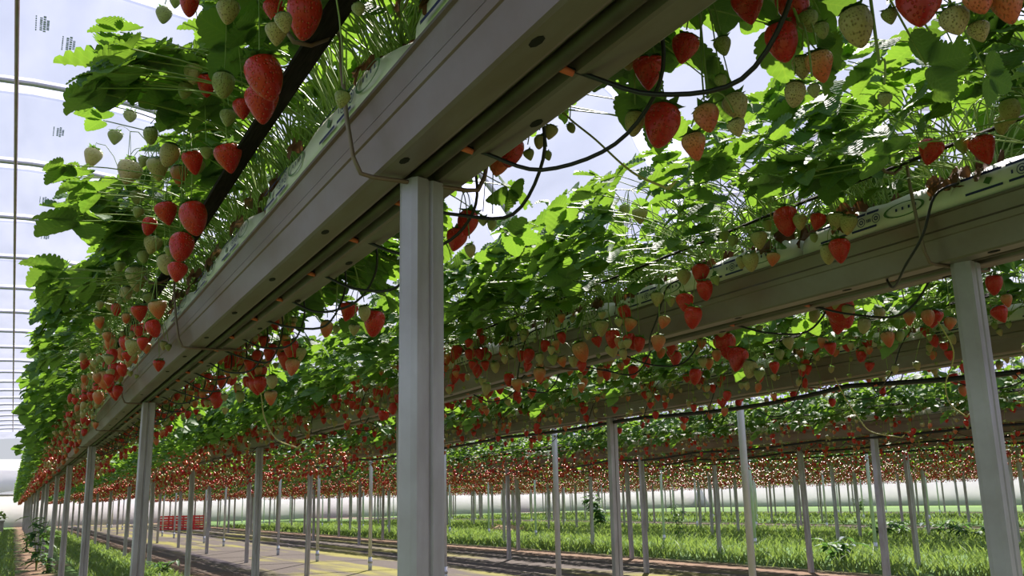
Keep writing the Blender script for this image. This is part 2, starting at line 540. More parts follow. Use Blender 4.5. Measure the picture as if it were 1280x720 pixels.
for ri in range(6):
    X = ROWS[ri]
    y = -0.7 if ri == 0 else (0.0 if ri < 3 else 3.0)
    cnt = {}
    while y < (20 if ri < 3 else 14):
        bt = bay_text(y + 0.5, ri); cnt[bt] = cnt.get(bt, 0) + 1
        o = thing('grow_bag', (X, y + 0.5, GZ + 0.036), 'white printed grow bag in the %s gutter, %s bag %s' % (nth(ri + 1), nth(cnt[bt]), bt.replace('its ', '')), 'grow bag', 'grow bags in the %s gutter %s' % (nth(ri + 1), bay_text(y + 0.5, ri)))
        link('bag', BAG, o)
        link('lettering', PR, o)['label'] = 'navy and green printing'
        y += 1.0

# posts ------------------------------------------------------------------
def post_mesh(h, w=0.068, d=0.05, name='post'):
    mb = MB()
    a, b = w / 2, d / 2
    prof = [(-a, -b * 0.55), (-a * 0.86, -b), (-a * 0.16, -b), (-a * 0.05, -b * 0.78), (a * 0.05, -b * 0.78), (a * 0.16, -b), (a * 0.86, -b), (a, -b * 0.55),
            (a, b * 0.55), (a * 0.86, b), (a * 0.25, b), (a * 0.18, b * 0.3), (-a * 0.18, b * 0.3), (-a * 0.25, b), (-a * 0.86, b), (-a, b * 0.55)]
    n = len(prof)
    nz = 6
    rows = [mb.add(*[(x, y, -0.05 + (h + 0.05) * j / nz) for x, y in prof]) for j in range(nz + 1)]
    for j in range(nz):
        for k in range(n):
            k2 = (k + 1) % n
            mb.face((rows[j] + k, rows[j] + k2, rows[j + 1] + k2, rows[j + 1] + k), 0, None, False)
    mb.face([rows[0] + k for k in range(n - 1, -1, -1)], 0, None, False)
    mb.face([rows[-1] + k for k in range(n)], 0, None, False)
    return mb
POST = post_mesh(GZ - 0.001).mesh('post', [MT['post']])
restp = MB()
def side_of(ri):
    return 'plant row' 
post_count = 0
for ri, X in enumerate(ROWS):
    y = PH[ri] if ri < 6 else PY0 + U(0, 2); k = 1
    while y < YEND:
        lean = (U(-0.012, 0.012), U(-0.012, 0.012), U(-0.1, 0.1) + (0.0 if k > 1 else 0.1))
        if ri == 0 and k == 1:
            lean = (0.0, 0.004, 0.30)
        if ri == 1 and k == 1:
            lean = (0.0, -0.006, 0.25)
        if post_count < 200 and y < 45 and ri < 14:
            if ri == 0 and k == 1:
                lab = 'thick galvanised post directly under the overhead gutter, closest one to the camera'
            else:
                lab = 'grey steel post under the %s gutter, %s along it from the camera end' % (nth(ri + 1), nth(k))
            o = link('gutter_post', POST, None, (X, y, 0))
            o.rotation_euler = lean
            tag(o, lab, 'post', 'profile posts under the gutters')
            post_count += 1
        else:
            p = post_mesh(GZ - 0.001)
            b = len(restp.v)
            restp.v.extend((vx + X, vy + y, vz) for vx, vy, vz in p.v)
            for fc in p.f:
                restp.face([b + i for i in fc], 0, None, False)
        y += PS; k += 1
o = link('distant_post', restp.mesh('distant_posts', [MT['post']]))
tag(o, 'mass of thin grey gutter posts far off among the back rows', 'post', None, 'stuff')

def leg_mesh():
    mb = MB()
    mb.tube([(0, 0, -0.05), (0, 0, 0.18)], 0.030, 12)
    mb.tube([(0, 0, 0.18), (0, 0, 2.9)], 0.027, 12)
    return mb.mesh('tube', [MT['tube']])
LEG = leg_mesh()
cm = MB(); cm.tube([(0, 0, 0.10), (0, 0, 0.135)], 0.0345, 12)
cm.tube([(0, -0.034, 0.3), (0, -0.042, 0.3)], 0.007, 6)
COLLAR = cm.mesh('collar', [MT['hoop']])
HOOP_S = 2.78
for li, X in enumerate(LEGS):
    y = 2.70; k = 1
    while y < 60:
        if li > 2 and y > 40: break
        o = thing('tunnel_pole', (X, y, 0), 'bright round tunnel pole rising between plant rows, %s along the %s line of poles' % (nth(k), nth(li + 1)), 'tunnel pole', 'round tunnel poles')
        link('tube', LEG, o)
        if li < 2:
            link('collar', COLLAR, o)
        y += HOOP_S; k += 1

# tunnel roof -------------------------------------------------------------
SPANS = [(-5.1, 4.75, 5.65), (4.75, 12.1, 4.6), (12.1, 19.5, 4.6), (19.5, 26.9, 4.6), (26.9, 34.3, 4.6), (34.3, 41.7, 4.6), (41.7, 50.0, 4.6)]
def arch(x0, x1, zr, n):
    c = (x0 + x1) / 2; a = (x1 - x0) / 2
    return [(c - a * math.cos(PI * i / n), 2.3 + (zr - 2.3) * math.sin(PI * i / n) ** 0.85) for i in range(n + 1)]
fm = MB()
for (x0, x1, zr) in SPANS:
    ar = arch(x0, x1, zr, 24)
    ny = 52
    ys = [-14 + (70 + 14) * j / (ny * 2) for j in range(ny * 2 + 1)]
    rows = []
    for y in ys:
        ph = ((y - 2.70) / HOOP_S) % 1.0
        sag = 0.05 * (4 * ph * (1 - ph))
        rows.append(fm.add(*[(x, y, z - sag) for x, z in ar]))
    for j in range(len(ys) - 1):
        for i in range(24):
            fm.face((rows[j] + i, rows[j] + i + 1, rows[j + 1] + i + 1, rows[j + 1] + i))
    # a doubled fold of film lies before each hoop
    if x0 < 0:
        y = 2.70 - 5 * HOOP_S
        while y < 66:
            w = 0.55
            r0 = fm.add(*[(x, y + 0.06, z + 0.03 - 0.01) for x, z in ar])
            r1 = fm.add(*[(x, y + w / 2, z + 0.0) for x, z in ar])
            r2 = fm.add(*[(x, y + w + 0.05 * math.sin(9 * x), z + 0.012) for x, z in ar])
            for A, B in ((r0, r1), (r1, r2)):
                for i in range(24):
                    fm.face((A + i, A + i + 1, B + i + 1, B + i), 1)
            y += HOOP_S
CEIL = struct('ceiling', fm.mesh('ceiling', [MT['film'], MT['fold']]), 'pale bluish clear plastic film stretched over the tunnel hoops', 'tunnel film')
HM = {}
for si, (x0, x1, zr) in enumerate(SPANS):
    if si > 3: break
    ar = arch(x0, x1, zr, 32)
    mb = MB(); mb.tube([(x, 0, z - 0.07) for x, z in ar], 0.030, 8)
    me = mb.mesh('hoop', [MT['hoop']])
    y = 2.70 - HOOP_S * 2; k = 1
    while y < 62:
        o = link('tunnel_hoop', me, None, (0, y, 0))
        tag(o, 'curved steel hoop under the film of the %s tunnel, %s from the camera' % (nth(si + 1), nth(k)), 'hoop', 'tunnel hoops')
        y += HOOP_S; k += 1
mb = MB()
mb.tube([(-0.335, y, 5.48) for y in (-10, 10, 30, 62)], 0.022, 8)
o = link('ridge_pipe', mb.mesh('ridge_pipe', [MT['wire']]))
tag(o, 'thin dark ridge pipe running along under the film at upper left', 'pipe')
# blurred maker's print on the film
k = 0
for (px, py) in ((78, 55), (67, 165), (45, 30), (50, 250), (52, 296)):
    d = ray(px, py); z = 5.58
    p = EYE + d * ((z - HC) / d[2])
    mb = MB()
    for q, (dx, ln) in enumerate(((0.0, 0.34), (0.045, 0.30), (0.075, 0.36), (0.105, 0.22))):
        for s in range(7):
            y0 = -ln / 2 + ln * s / 7
            mb.box((dx, y0, 0), (0.012 if q else 0.006, ln / 7 * U(0.25, 0.42), 0.0015))
    o = link('lettering', mb.mesh('lettering', [MT['filmprint']]), CEIL, p)
    o['label'] = 'small block of dark blue printing'
    k += 1

# side and end sheets
mb = MB()
x = 56.0
for j in range(81):
    y = -10 + j * 1.25
    mb.add((x + 0.04 * math.sin(j * 1.9), y, -0.02), (x + 0.05 * math.sin(j * 1.9 + 1), y, 0.7), (x + 0.03 * math.sin(j * 1.9 + 2), y, 2.0))
for j in range(80):
    for i in range(2):
        a = j * 3 + i
        mb.face((a, a + 3, a + 4, a + 1))
w = struct('wall_right', mb.mesh('wall_right', [MT['sheet']]), 'low white plastic side sheet far beyond the posts', 'wall')
sm = w.modifiers.new('thick', 'SOLIDIFY'); sm.thickness = 0.004
mb = MB()
n = 70
for j in range(n + 1):
    xx = -4.6 + j * 0.88
    mb.add((xx, 71 + 0.05 * math.sin(j * 2.1), -0.02), (xx, 71 + 0.06 * math.sin(j * 2.1 + 1), 1.0), (xx, 71, 2.1))
for j in range(n):
    for i in range(2):
        a = j * 3 + i
        mb.face((a, a + 3, a + 4, a + 1))
w = struct('wall_back', mb.mesh('wall_back', [MT['sheet']]), 'low white plastic end sheet across the far end of the rows', 'wall')
sm = w.modifiers.new('thick', 'SOLIDIFY'); sm.thickness = 0.004
# far canopy at the end of the roadway
mb = MB()
for j in range(13):
    xx = -5 + 8 * j / 12
    mb.add((xx, 69.6, 2.15 + 0.12 * math.sin(j)), (xx, 70.0, 3.0 + 0.05 * math.sin(j * 2)), (xx, 70.6, 4.3))
for j in range(12):
    for i in range(2):
        a = j * 3 + i
        mb.face((a, a + 3, a + 4, a + 1))
o = link('end_curtain', mb.mesh('end_curtain', [MT['sheet']]))
sm = o.modifiers.new('thick', 'SOLIDIFY'); sm.thickness = 0.004
tag(o, 'white rolled plastic curtain hanging across the far end of the grass roadway', 'curtain')
mb = MB(); mb.tube([(-5.2, 69.5, 2.0), (3.2, 69.5, 2.0)], 0.07, 8)
o = link('end_rail', mb.mesh('end_rail', [MT['timber']]))
tag(o, 'dark horizontal rail below the white end curtain', 'rail')

# support strips + brackets -------------------------------------------------
for ri in range(6):
    X = ROWS[ri]
    for s in (-1, 1):
        mb = MB()
        ca, sa = math.cos(0.45 * s), math.sin(0.45 * s)
        c = (s * 0.188, 1.748)
        hw, ht = 0.029, 0.003
        prof = [(-hw, -ht), (-hw * 0.4, -ht * 1.6), (hw * 0.4, -ht * 1.6), (hw, -ht), (hw, ht), (-hw, ht)]
        prof = [(c[0] + px * ca + pz * sa * 1, c[1] - px * sa + pz * ca) for px, pz in prof]
        def wb(y, X=X):
            return (0.006 * math.sin(y * 2.1 + X), 0.006 * math.sin(y * 1.7 + 2 * X))
        mb.extrude_profile(prof, -1.2 if ri == 0 else -0.4, YEND if ri < 3 else 40, 80, wob=wb)
        o = link('crop_support_strip', mb.mesh('strip', [MT['strip']]), None, (X, 0, 0))
        tag(o, 'flat dark strip running along the %s side of the %s gutter, holding up fruit stalks' % ('near' if s < 0 else 'far', nth(ri + 1)), 'support strip', 'dark strips beside the gutters')
def bracket_mesh():
    half = [(-0.252, 1.752), (-0.235, 1.728), (-0.205, 1.728), (-0.178, 1.745), (-0.165, 1.772), (-0.152, 1.755), (-0.150, 1.70), (-0.138, 1.60), (-0.126, 1.535), (-0.112, 1.507), (-0.09, 1.5035), (-0.03, 1.5035)]
    pts = half + [(-x, z) for x, z in reversed(half)]
    mb = MB()
    mb.tube([(x, 0, z) for x, z in pts], 0.0042, 8)
    return mb.mesh('wire', [MT['wire']])
BR = bracket_mesh()
for ri in range(5):
    X = ROWS[ri]; k = 1
    y = PH[ri]
    while y < 18:
        o = link('strip_bracket', BR, None, (X, y + 0.02 if ri else y - 0.01, 0.0))
        o.scale = (1, 1, 1)
        tag(o, 'bent wire bracket under the %s gutter %s' % (nth(ri + 1), ('at its %s post' % nth((k + 1) // 2)) if k % 2 else ('midway past its %s post' % nth(k // 2))), 'bracket', 'wire brackets under the gutters')
        y += PS / 2; k += 1

# irrigation lines ----------------------------------------------------------
def spline(pts, n=6):
    P = [np.array(p, float) for p in pts]
    P = [2 * P[0] - P[1]] + P + [2 * P[-1] - P[-2]]
    out = []
    for i in range(1, len(P) - 2):
        for k in range(n):
            t = k / n
            a, b, c, d = P[i - 1], P[i], P[i + 1], P[i + 2]
            out.append(0.5 * ((2 * b) + (c - a) * t + (2 * a - 5 * b + 4 * c - d) * t * t + (3 * b - a - 3 * c + d) * t ** 3))
    out.append(P[-2])
    return out
for ri in range(6):
    X = ROWS[ri]
    r = 0.0125
    o = thing('irrigation_line', (X, 0, 0), 'black watering pipe with looping drip tubes slung below the %s gutter' % nth(ri + 1), 'irrigation line', 'watering pipes under the gutters')
    mb = MB()
    if ri < 2:
        pts = [(0.0, y, GZ + 0.0125) for y in np.arange(-1.2, 40, 0.5)]
        mt = MT['dusty']
    else:
        pts = []
        ph = U(0, 6)
        for y in np.arange(-0.4, 40, 0.3):
            u = ((y - PY0) / (PS / 2)) % 1.0
            pts.append((0.015 * math.sin(y * 1.3 + ph), y, GZ - 0.024 - 0.075 * 4 * u * (1 - u) * (0.6 + 0.4 * math.sin(y * 0.37 + ph))))
        mt = MT['black']
    mb.tube(pts, r, 8)
    link('supply_pipe', mb.mesh('supply_pipe', [mt]), o)
    ys = np.array([p[1] for p in pts]); zs = np.array([p[2] for p in pts]); xs = np.array([p[0] for p in pts])
    y = 0.42 if ri == 0 else 0.3
    k = 0
    while y < (11 if ri == 0 else 13):
        pz = float(np.interp(y, ys, zs)); px = float(np.interp(y, ys, xs))
        j = lambda a: U(-a, a)
        s = 1 if ri != 2 else (1 if k % 2 else -1)
        if ri == 1 and k % 3 == 1: s = -1
        dy = U(0.25, 0.36)
        q = [(px + s * 0.010, y, pz), (px + s * 0.05, y - 0.01, pz - 0.012), (s * 0.11, y - dy * 0.28, pz - 0.050 + j(0.012)), (s * 0.18, y - dy * 0.62, pz - 0.045 + j(0.02)), (s * 0.205, y - dy * 0.9, pz + 0.03), (s * 0.185, y - dy, pz + 0.12), (s * 0.13, y - dy - 0.02, GZ + 0.165), (s * 0.07, y - dy, GZ + 0.175)]
        t = MB(); t.tube(spline(q, 5), 0.0034 if ri < 2 else 0.003, 6)
        tb = link('drip_tube', t.mesh('drip_tube', [MT['black']]), o)
        if y < 7 and ri < 4:
            cbm = MB(); cbm.tube([(px + s * 0.006, y, pz - 0.003), (px + s * 0.028, y - 0.003, pz - 0.010)], [0.0062, 0.0046], 8)
            cb = link('connector', cbm.mesh('connector', [MT['orange']]), tb)
            cb['label'] = 'small orange connector'
        y += U(0.27, 0.36) if ri == 0 else U(0.30, 0.42)
        k += 1

# ------------------------------------------------------------------ strawberry plants
def leaflet(mb, base, d, nrm, L, W, st, m=0, fold=0.25, droop=0.3, teeth=True):
    """One toothed leaflet: base point, direction, upper normal."""
    d = d.normalized(); x = d.cross(nrm).normalized(); n = x.cross(d).normalized()
    rows = []
    for k in range(st + 1):
        t = k / st
        w = W * 0.5 * (math.sin(PI * min(1.0, t ** 0.78)) ** 0.62 if 0 < t < 1 else 0.02)
        if k == st:
            w = W * 0.06
        tl = t
        if teeth and 0 < k < st:
            if st > 12:
                w *= (0.92, 1.035, 1.055)[k % 3]; tl = t + (0.0, 0.15, 0.55)[k % 3] / st
            elif k % 2:
                w *= 1.10; tl = t + 0.40 / st
            else:
                w *= 0.93
        zc = -droop * L * t * t
        c = base + d * (L * t) + n * zc
        e = base + d * (L * tl) + n * (zc + fold * w + ((-0.018, 0.012, 0.010)[k % 3] * L if teeth and st > 12 and 0 < k < st else 0))
        rows.append((mb.add(e - x * w, c, e + x * w), t, 0.5 * w / (W * 0.5 + 1e-6)))
    for k in range(st):
        a, t0, w0 = rows[k]; b, t1, w1 = rows[k + 1]
        mb.face((a, a + 1, b + 1, b), m, [(0.5 - w0, t0), (0.5, t0), (0.5, t1), (0.5 - w1, t1)])
        mb.face((a + 1, a + 2, b + 2, b + 1), m, [(0.5, t0), (0.5 + w0, t0), (0.5 + w1, t1), (0.5, t1)])

def trifoliate(mb, p, d, nrm, size, st, m=0):
    d = d.normalized()
    nrm = (nrm - d * nrm.dot(d)).normalized()
    fold = U(0.10, 0.45); droop = U(0.05, 0.35)
    for ang, k in ((0, 1.0), (1.22 + U(-0.15, 0.15), 0.92), (-1.22 + U(-0.15, 0.15), 0.92)):
        dd = Matrix.Rotation(ang, 3, nrm) @ d
        nn = (nrm + Vector((U(-1, 1), U(-1, 1), U(-1, 1))) * 0.16).normalized()
        leaflet(mb, p + dd * size * 0.06, dd, nn, size * k, size * k * U(0.80, 0.92), st, m, fold, droop)

def rand_leaf_pos(low):
    s = random.choice((-1, 1))
    x = s * (0.03 + 0.50 * rnd() ** 0.72)
    y = U(-0.20, 0.20)
    top = 0.47 * (1 - (abs(x) / 0.66) ** 2.4)
    z = max(0.07, top * U(0.38, 1.0) + U(-0.02, 0.03))
    if abs(x) > 0.24 and rnd() < low:
        z -= U(0.05, 0.26)
    elif low > 0.3 and rnd() < 0.28:
        x = s * U(0.17, 0.30); z = U(-0.06, 0.14)
    return Vector((x, y, z))

def to_px(p):
    c = RW.T @ (np.array(p, float) - EYE)
    if c[2] < 0.05:
        return None
    return 640 + F * c[0] / c[2], 360 + F * c[1] / c[2], c[2]
def in_poly(x, y, P):
    ins = False
    for (x0, y0), (x1, y1) in zip(P, P[1:] + P[:1]):
        if (y0 > y) != (y1 > y) and x < (x1 - x0) * (y - y0) / (y1 - y0) + x0:
            ins = not ins
    return ins
# where the photograph shows open sky or film between the plants
EDGE = [(-50, 118), (20, 108), (60, 104), (75, 90), (105, 44), (132, 50), (150, 80), (195, 60), (208, 38), (235, 45), (262, 45), (283, 30), (300, 55), (345, 26), (400, 27), (480, 30), (560, 24), (640, 14)]
GAPS = [[(545, 240), (640, 165), (765, 60), (812, 120), (720, 195), (640, 222), (605, 330), (550, 300)],
        [(868, 15), (955, 50), (950, 100), (905, 88), (865, 55)]]
def open_air(px, py, rad):
    e = np.interp(py, [q[0] for q in EDGE], [q[1] for q in EDGE])
    if px - rad < e:
        return True
    return any(in_poly(px, py, g) for g in GAPS)
HB = None          # px, py, radius, depth of the singly shown berries
def clashes(world, size):
    q = to_px(world)
    if q is None:
        return False
    px, py, dz = q
    rad = size * F / dz
    if not (-200 < px < 1480 and -200 < py < 900):
        return False
    if open_air(px, py, rad * 0.9):
        return True
    if HB is not None:
        dd = np.hypot(HB[:, 0] - px, HB[:, 1] - py)
        if np.any((dd < HB[:, 2] + rad * 0.80) & (HB[:, 3] > dz - 0.02)):
            return True
    return False

def foliage(nleaf, st, sz, petn, low, loc=None, extra=()):
    lf = MB(); pt = MB()
    def petiole(p):
        b = Vector((U(-0.03, 0.03), U(-0.06, 0.06), 0.0))
        c = Vector((p.x * 0.30, p.y * 0.4 + b.y * 0.5, max(p.z, 0.03) * 0.85 + 0.05))
        pts = [b * (1 - t) ** 2 + c * (2 * t * (1 - t)) + p * t * t for t in [k / petn for k in range(petn + 1)]]
        pt.tube(pts, [0.0024 - 0.0009 * k / petn for k in range(petn + 1)], 4 if st > 8 else 3, cap=False)
    for i in range(nleaf):
        for tr in range(16):
            p = rand_leaf_pos(low)
            out = Vector((p.x, p.y * 0.7, 0.02)).normalized()
            d = (out + Vector((U(-.5, .5), U(-.7, .7), U(-.75, .20)))).normalized()
            size = sz * U(0.72, 1.22)
            if loc is None or not clashes(np.array(loc) + np.array(p + d * size * 0.45), size):
                break
        else:
            continue
        n = (Vector((0, 0, 1)) * U(0.5, 1.0) + out * U(0.2, 0.9) + Vector((U(-.45, .45), U(-.45, .45), U(-.2, .2)))).normalized()
        if abs(n.dot(d)) > 0.93:
            n = Vector((0, 0, 1))
        trifoliate(lf, p, d, n, size, st)
        petiole(p)
    for p, d, n, size in extra:
        trifoliate(lf, p, d, n, size, st + 6)
        petiole(p)
    return lf, pt

def crown_mesh(hi):
    mb = MB()
    for i in range(5 if hi else 2):
        a = U(0, 6.28)
        mb.tube([(0.02 * math.cos(a), 0.05 * math.sin(a), -0.02), (0.028 * math.cos(a), 0.06 * math.sin(a), 0.02), (0.035 * math.cos(a), 0.07 * math.sin(a), 0.045)], [0.012, 0.009, 0.004], 6, 0)
    for i in range(6 if hi else 2):
        s = random.choice((-1, 1))
        p = Vector((s * U(0.06, 0.11), U(-0.09, 0.09), U(-0.02, 0.015)))
        trifoliate(mb, p, Vector((s * 0.5, U(-.6, .6), -0.8)), Vector((s, U(-.5, .5), 0.5)), U(0.03, 0.05), 6, 0)
    return mb.mesh('crown', [MT['dead']])

def berry_mesh(kind, v, seg, rings, with_calyx):
    """Unit berry: 1 wide, hanging down from the origin along -Z."""
    mb = MB()
    H = {'ripe': 1.16, 'half': 1.16, 'pale': 1.10, 'green': 1.06}[kind] * (1 + 0.10 * (v - 1))
    k1, k2 = U(-.06, .06), U(-.07, .07)
    PRO = {0: [(0.0, 0.0), (0.0, 0.25), (0.05, 0.42), (0.15, 0.50), (0.28, 0.50), (0.45, 0.44), (0.62, 0.345), (0.78, 0.235), (0.90, 0.135), (0.97, 0.065), (1.0, 0.0)],
           1: [(0.0, 0.0), (0.0, 0.22), (0.04, 0.38), (0.13, 0.48), (0.26, 0.50), (0.40, 0.46), (0.58, 0.37), (0.75, 0.27), (0.89, 0.165), (0.97, 0.08), (1.0, 0.0)],
           2: [(0.0, 0.0), (0.01, 0.22), (0.06, 0.38), (0.18, 0.48), (0.34, 0.50), (0.52, 0.46), (0.68, 0.385), (0.82, 0.285), (0.93, 0.17), (0.98, 0.09), (1.0, 0.0)]}[v]
    rows = []
    top = mb.add((0, 0, -0.03))
    for j in range(1, rings):
        q = 0.6 + (len(PRO) - 1.6) * j / rings
        i0 = min(int(q), len(PRO) - 2); fr = q - i0
        t = PRO[i0][0] * (1 - fr) + PRO[i0 + 1][0] * fr
        rr = PRO[i0][1] * (1 - fr) + PRO[i0 + 1][1] * fr
        z = -H * t
        rows.append(mb.add(*[(rr * math.cos(2 * PI * i / seg) * (1 + k1 * math.cos(4 * PI * i / seg)) + k2 * t * t, rr * math.sin(2 * PI * i / seg), z) for i in range(seg)]))
    tip = mb.add((k2, 0, -H))
    for i in range(seg):
        i2 = (i + 1) % seg
        mb.face((top, rows[0] + i, rows[0] + i2))
        for a, b in zip(rows, rows[1:]):
            mb.face((a + i, b + i, b + i2, a + i2))
        mb.face((rows[-1] + i, tip, rows[-1] + i2))
    mats = [MT[kind]]
    if with_calyx:
        add_calyx(mb, 1, 6, False)
        mats.append(MT['calyx'])
    return mb.mesh('strawberry', mats)
def add_calyx(mb, m, n, hi):
    for i in range(n):
        a = 2 * PI * i / n + U(-.15, .15)
        d = Vector((math.cos(a), math.sin(a), 0)); t = Vector((-d.y, d.x, 0))
        L = U(0.42, 0.62); lift = U(-0.12, 0.22)
        w = 0.15 if hi else 0.2
        b = mb.add(Vector((0, 0, 0.02)) - t * 0.05, Vector((0, 0, 0.02)) + t * 0.05,
                   d * L * 0.55 - t * w + Vector((0, 0, 0.03)), d * L * 0.55 + t * w + Vector((0, 0, 0.03)),
                   d * L + Vector((0, 0, lift)), d * L * 0.55 + Vector((0, 0, 0.075)))
        mb.face((b, b + 1, b + 3, b + 5), m); mb.face((b, b + 5, b + 2), m)
        mb.face((b + 2, b + 5, b + 4), m); mb.face((b + 5, b + 3, b + 4), m)
    mb.tube([(0, 0, 0.0), (0, 0, 0.10)], [0.055, 0.035], 5, m)
fl = MB()
for i in range(5):
    a = 2 * PI * i / 5
    d = Vector((math.cos(a), math.sin(a), 0.15)); t = Vector((-math.sin(a), math.cos(a), 0))
    b = fl.add(d * 0.10, d * 0.28 + t * 0.20, d * 0.46 + t * 0.14, d * 0.50 + Vector((0, 0, .03)), d * 0.46 - t * 0.14, d * 0.28 - t * 0.20, d * 0.3 + Vector((0, 0, -0.03)))
    for q in range(1, 5):
        fl.face((b + 6, b + q, b + q + 1), 0)
    fl.face((b + 6, b, b + 1), 0); fl.face((b + 6, b + 5, b), 0)
fl.tube([(0, 0, 0.0), (0, 0, 0.09), (0, 0, 0.13)], [0.13, 0.12, 0.05], 8, 1)
FLOWER = fl.mesh('flower', [MT['petal'], MT['eye']])
KINDS4 = ('ripe', 'half', 'pale', 'green')
BERRY = {k: [berry_mesh(k, v, 18, 13, False) for v in range(3)] for k in KINDS4}
BERRY_LO = {k: [berry_mesh(k, v, 8, 6, True) for v in range(3)] for k in KINDS4}
CALYX = []
for v in range(4):
    cmb = MB(); add_calyx(cmb, 0, 9, True)
    CALYX.append(cmb.mesh('calyx', [MT['calyx']]))
BLAB = {'ripe': 'ripe red strawberry', 'half': 'half ripe orange-pink strawberry', 'pale': 'pale cream unripe strawberry', 'green': 'small green unripe strawberry'}

def add_berry(plant, kind, pos, size, calyx, lo=False):
    """pos: local point of the berry's top."""
    me = random.choice((BERRY_LO if lo else BERRY)[kind])
    o = link('strawberry', me, plant, pos)
    o.scale = (size, size, size)
    o.rotation_euler = (U(-.28, .28), U(-.28, .28), U(0, 6.28))
    o['label'] = BLAB[kind]
    if calyx and not lo:
        link('calyx', random.choice(CALYX), o)
    return o

HI_F = []
for i in range(7):
    lf, pt = foliage(38, 16, 0.084, 7, 0.08)
    HI_F.append((lf.mesh('foliage', [MT['leaf']]), pt.mesh('leaf_stalks', [MT['stalk']]), crown_mesh(True)))
HI_F2 = []
for i in range(6):
    lf, pt = foliage(40, 16, 0.084, 7, 0.34)
    HI_F2.append((lf.mesh('foliage', [MT['leaf']]), pt.mesh('leaf_stalks', [MT['stalk']]), crown_mesh(True)))
MID_F = []
for i in range(5):
    lf, pt = foliage(48, 7, 0.086, 4, 0.55)
    MID_F.append((lf.mesh('foliage', [MT['leaf_far']]), pt.mesh('leaf_stalks', [MT['stalk']]), crown_mesh(False)))

def curve3(a, b, c, n):
    a, b, c = Vector(a), Vector(b), Vector(c)
    return [a * (1 - t) ** 2 + b * (2 * t * (1 - t)) + c * t * t for t in [k / n for k in range(n + 1)]]

def truss(plant, start, node, tips, r=0.0021, over=None, sides=5):
    """Stalks from the crown over the strip to a node and on to each berry top (local points)."""
    mb = MB()
    if over is not None:
        pts = spline([start, ((start[0] + over[0]) / 2, (start[1] + over[1]) / 2, max(start[2], over[2]) + 0.05), over, node], 4)
    else:
        pts = curve3(start, (node[0] * 0.6, (start[1] + node[1]) / 2, max(node[2], start[2]) + 0.08), node, 7)
    mb.tube(pts, r, sides, cap=False)
    for tp in tips:
        tp = Vector(tp); nd = Vector(node)
        mid = (nd + tp) / 2 + Vector((U(-.012, .012), U(-.012, .012), 0.012 + 0.12 * (nd - tp).length))
        mid.x = (nd.x * 0.3 + tp.x * 0.7)
        q = tp + Vector((0, 0, 0.012))
        mb.tube(curve3(nd, mid + Vector((0, 0, 0.02)), q, 5), r * 0.62, 4, cap=False)
    o = link('fruit_stalk', mb.mesh('fruit_stalk', [MT['stalk']]), plant)
    return o

def random_truss(plant, s, lo=False, low=0.0, nb=None, calyx=True, ycen=0.0, big=1.0):
    """A truss that drapes over the strip on side s and hangs outside it."""
    xo = s * U(0.215, 0.30)
    node = Vector((xo, ycen + U(-0.05, 0.05), U(-0.04, 0.07)))
    nb = nb or random.randint(4, 7)
    tips = []
    made = []
    for i in range(nb):
        k = random.choices(KINDS4, (0.32, 0.18, 0.27, 0.23))[0]
        sz = {'ripe': U(0.028, 0.040), 'half': U(0.024, 0.034), 'pale': U(0.022, 0.032), 'green': U(0.012, 0.022)}[k] * big * 1.22
        p = None
        for tr in range(12):
            p = Vector((xo + U(-0.055, 0.055), node.y + U(-0.085, 0.085), node.z - U(0.03, 0.22) + low))
            if abs(p.x) < 0.155: continue
            if all((p - q).length > 0.75 * (sz + z2) * 0.62 for q, z2 in made): break
        made.append((p, sz)); tips.append(p)
        add_berry(plant, k, p, sz, calyx, lo)
    if rnd() < 0.3:
        q = Vector((node.x + s * U(0.02, 0.06), node.y + U(-.06, .06), node.z + U(-.04, .05)))
        o = link('flower', FLOWER, plant, q)
        o.scale = (0.026,) * 3; o.rotation_euler = (U(.6, 1.6), 0, U(0, 6.28)); o['label'] = 'white five-petalled flower'
        tips.append(q - Vector((0, 0, 0.012)))
    over = (s * 0.19, node.y * 0.6, 0.095)
    truss(plant, (s * 0.03, U(-.05, .05), 0.02), node, tips, over=over, sides=4 if lo else 5)

